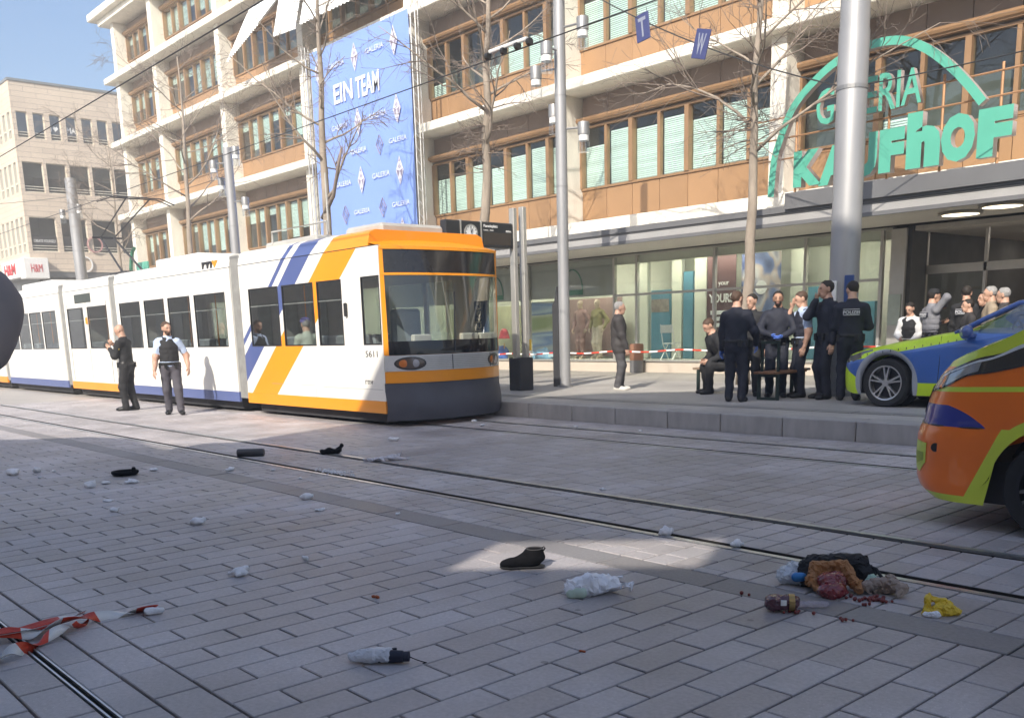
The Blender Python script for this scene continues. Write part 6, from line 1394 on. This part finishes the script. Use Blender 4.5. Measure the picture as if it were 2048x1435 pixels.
for i, (x, y, r_, hh, lab) in enumerate(spots):
    rn = random.Random(i+40); P = []
    for q in range(4): a = rn.uniform(0, 6.28); P.append(((0,0,r_*hh*.5), r_*.62, (math.cos(a)*r_*1.1, math.sin(a)*r_*.9, r_*hh*rn.uniform(.3,.9)), r_*rn.uniform(.22,.5), 0, ((0,0,1), 1/max(.35,hh))))
    crumple("padding_tuft", "white padding scrap, "+lab, "scrap", P, [m_cot], (x,y,0), rn.uniform(0,6), max(.006, r_*.20), r_*.16, 1.6/r_, i, "white padding scraps on the paving", None, r_*.10, .16, False)
crumple("plastic_scrap", "pale crumpled plastic scrap lying across the upper near rail", "scrap", [((-.28,0,.02),.05,(.0,.02,.03),.06,0,((0,0,1),1.8)), ((.0,.02,.03),.05,(.22,.05,.03),.035,0,((0,0,1),1.4)), ((.0,.0,.04),.03,(.14,.16,.09),.02,0,None)], [film("pale_film", (.66,.64,.68), .85, .35)], (-9.39,6.33,0), R(45), 0.04, 0.016, 20, 3, None, None)
# black rim, tube, dark junk, grate
rm = thing("wheel_rim", "black round rim lying flat on the left paving", "rim", (-10.91,3.74,0), R(20))
MB().lathe([(.10,.02),(.135,.012),(.15,.03),(.145,.05),(.12,.052),(.10,.035),(.10,.02)], 28, (0,0,0), cap=False).build("ring", m_bootc, rm, smooth=True); MB().lathe([(.0,.03),(.10,.024)], 24, (0,0,0), cap=False).build("disc", mat("rim_disc_pale", (.42,.42,.46), .6), rm); MB().bbox(.13,.17,-.02,.02,.01,.10,.01).build("clip", m_bootc, rm)
tb = MB().lathe([(.0,-.17),(.045,-.17),(.05,-.15),(.05,.15),(.045,.17),(.0,.17)], 16, (0,0,.05), 'x').build("dark_tube", mat("tube_grey", (.045,.045,.05), .5, var=.3), None, (-11.24,5.45,0), smooth=40, rotz=R(48)); tag(tb, "short dark grey tube lying by the near rail", "tube")
soft("broken_part", "small dark broken plastic part on the upper near rail", "debris", [((-.12,0,.03),.04,(.05,0,.035),.045,0,None), ((.08,0,.03),.025,(.13,.02,.10),.022,0,None)], [m_bootc], (-10.58,6.24,0), R(45), .012, .012, crk(40,.01,2))
gr = thing("grit_patch", "pale scatter of grit beside the near rail left of centre", "grit", (-9.15,5.40,0)); rr = random.Random(9); gm = MB()
for q in range(120): x, y = rr.gauss(0,.16), rr.gauss(0,.06); s_ = rr.uniform(.004,.010); gm.box(x-s_,x+s_,y-s_,y+s_,.0,s_*1.2)
go = gm.build("grit", m_cot, gr); go["kind"] = "stuff"
soft("orange_crumb", "tiny orange and white scrap at lower centre", "scrap", [((-.02,0,.008),.010,(.02,.01,.008),.009,0,None)], [mat("crumb_orange", (.40,.09,.02), .5)], (-4.49,2.87,0), 0, .004, .003, crk(90,.003,1))
soft("orange_crumb", "faint red crumb between boot bag and umbrella", "scrap", [((-.012,0,.005),.006,(.012,.006,.005),.006,0,None)], [MATS["crumb_orange"]], (-2.98,3.03,0), 0, .003, .003)
# crumpled barrier tape, lower left
P0 = [(-5.38,.80,.01),(-5.28,.95,.03),(-5.22,1.10,.05),(-5.16,1.22,.03),(-5.18,1.36,.06),(-5.22,1.50,.04),(-5.25,1.62,.015),(-5.22,1.74,.02),(-5.17,1.86,.03)]
cp = [tuple(v) for v in catmull(P0, 8)]; wd = [Vector((math.cos(.5+.35*math.sin(i*.31)), .25*math.sin(i*.2), .75*math.sin(i*.23+.4))).normalized() for i in range(len(cp))]
t1 = ribbon("crumpled_tape", cp, wd, .075, m_tape, None, .42); tag(t1, "crumpled red and white police tape on the lower left paving", "tape")
P2 = [(-4.86,.95,.01),(-4.92,1.05,.03),(-5.0,1.17,.02),(-5.06,1.30,.045),(-5.15,1.42,.03),(-5.19,1.47,.02)]
cp2 = [tuple(v) for v in catmull(P2, 8)]; ribbon("tape_fold", cp2, [Vector((.8*math.cos(i*.12),.3,.6*math.sin(i*.3+1))).normalized() for i in range(len(cp2))], .08, m_tape, t1, .36)
P3 = [(-5.42,.92,.012),(-5.34,1.05,.025),(-5.27,1.22,.03),(-5.26,1.40,.05),(-5.23,1.50,.07)]
cp3 = [tuple(v) for v in catmull(P3, 8)]; ribbon("tape_fold", cp3, [Vector((.9,.1,.5*math.sin(i*.25))).normalized() for i in range(len(cp3))], .07, m_tape, t1, .5)
def tape_text(body, path, i0, wv, size, parent):
    a, b = Vector(path[i0]), Vector(path[i0+10]); d = (b-a).normalized(); w_ = Vector(wv).normalized(); w_ = (w_-d*w_.dot(d)).normalized(); n = d.cross(w_)
    if n.z < 0: w_ = -w_; n = d.cross(w_)
    o = text(body, size, m_ink, parent, ext=.0003, bold=.003); o.matrix_world = Matrix(((d.x,w_.x,n.x,(a.x+b.x)/2+n.x*.004),(d.y,w_.y,n.y,(a.y+b.y)/2+n.y*.004),(d.z,w_.z,n.z,(a.z+b.z)/2+n.z*.004),(0,0,0,1)))
FW = (.92,-.1,.30)
P4 = [(-5.30,.86,.030),(-5.25,1.02,.036),(-5.20,1.18,.042),(-5.21,1.36,.05)]
cp4 = [tuple(v) for v in catmull(P4, 10)]; ribbon("tape_fold", cp4, FW, .075, mat("tape_white", (.72,.72,.72), .35, var=.04), t1, 1)
tape_text("POLIZEI", cp4, 10, FW, .06, t1)
P5 = [(-5.36,1.14,.02),(-5.31,1.3,.03),(-5.26,1.46,.045)]
cp5 = [tuple(v) for v in catmull(P5, 10)]; ribbon("tape_fold", cp5, FW, .06, MATS["tape_white"], t1, 1); tape_text("ABSPERRUNG", cp5, 5, FW, .036, t1)
soft("padding_tuft", None, None, [((0,0,.02),.022,(.03,.07,.02),.018,0,None)], [m_cot], (-5.15,1.80,0), 0, .006, .006, crk(60,.003,1), None, None, t1)
# balloons in the shop window
m_bal = mat("balloon_red", (.60,.05,.07), .3, var=.3, scale=9, coat=.3)
for x, y, z, lab in ((-23.72,20.7,1.2,"red heart balloon in shop window beside the stop display"), (-20.95,20.7,1.05,"red heart balloon in shop window left of the mannequins")):
    b = soft("balloon", lab, "balloon", [((0,0,0),.20,(0,0,.16),.17,0,((0,1,0),1.4)), ((0,0,-.1),.08,(0,0,0),.18,0,None)], [m_bal], (0,0,0), 0, .03, .03); b.location = (x,y,z); b.data.transform(Matrix.Translation((0,0,0)))
    MB().box(-.01,.01,-.01,.01,-.55,-.14).build("stick", mat("stick_orange", (.6,.3,.08), .5), b)
for x, mm, lab in ((-24.2, mat("cloth_cobalt", (.05,.12,.42), .7), "cobalt blue folded cloth display in shop window by the tram"), (-22.0, mat("cloth_sky", (.2,.36,.55), .7), "sky blue cloth display at foot of the sea banner")):
    soft("cloth_display", lab, "display", [((-.4,0,.1),.15,(.3,0,.18),.22,0,None), ((.1,0,.2),.2,(.45,0,.05),.1,0,None)], [mm], (x,20.75,.56), 0, .03, .03, crk(9,.02,1))
ch = thing("white_chair", "white folding chair in the pale shop window", "chair", (-16.75,20.65,.56), R(10))
for x in (-.18,.18): MB().tube([(x,.2,0),(x,-.12,.42),(x,-.25,.95)], .014, 5).build("leg", m_whitep, ch); MB().tube([(x,-.25,0),(x,.2,.44)], .014, 5).build("leg", m_whitep, ch)
MB().bbox(-.19,.19,-.15,.2,.42,.45,.01).build("seat", m_whitep, ch); MB().bbox(-.19,.19,-.26,-.23,.72,.93,.01).build("backrest", m_whitep, ch)
# ================================================================ VEIL: added scattering volume standing in for lens glare
def glare_veil(density):
    m = bpy.data.materials.new("glare_veil_air"); m.use_nodes = True; t = m.node_tree; t.nodes.clear()
    out = t.nodes.new("ShaderNodeOutputMaterial"); v = t.nodes.new("ShaderNodeVolumePrincipled")
    v.inputs["Color"].default_value = (1.0, .97, .92, 1); v.inputs["Density"].default_value = density; v.inputs["Anisotropy"].default_value = 0.0
    t.links.new(v.outputs[0], out.inputs["Volume"])
    o = MB().box(-402, 402, -402, 402, -1.1, 18.8).build("glare_veil", m); o["kind"] = "stuff"
glare_veil(.0042)
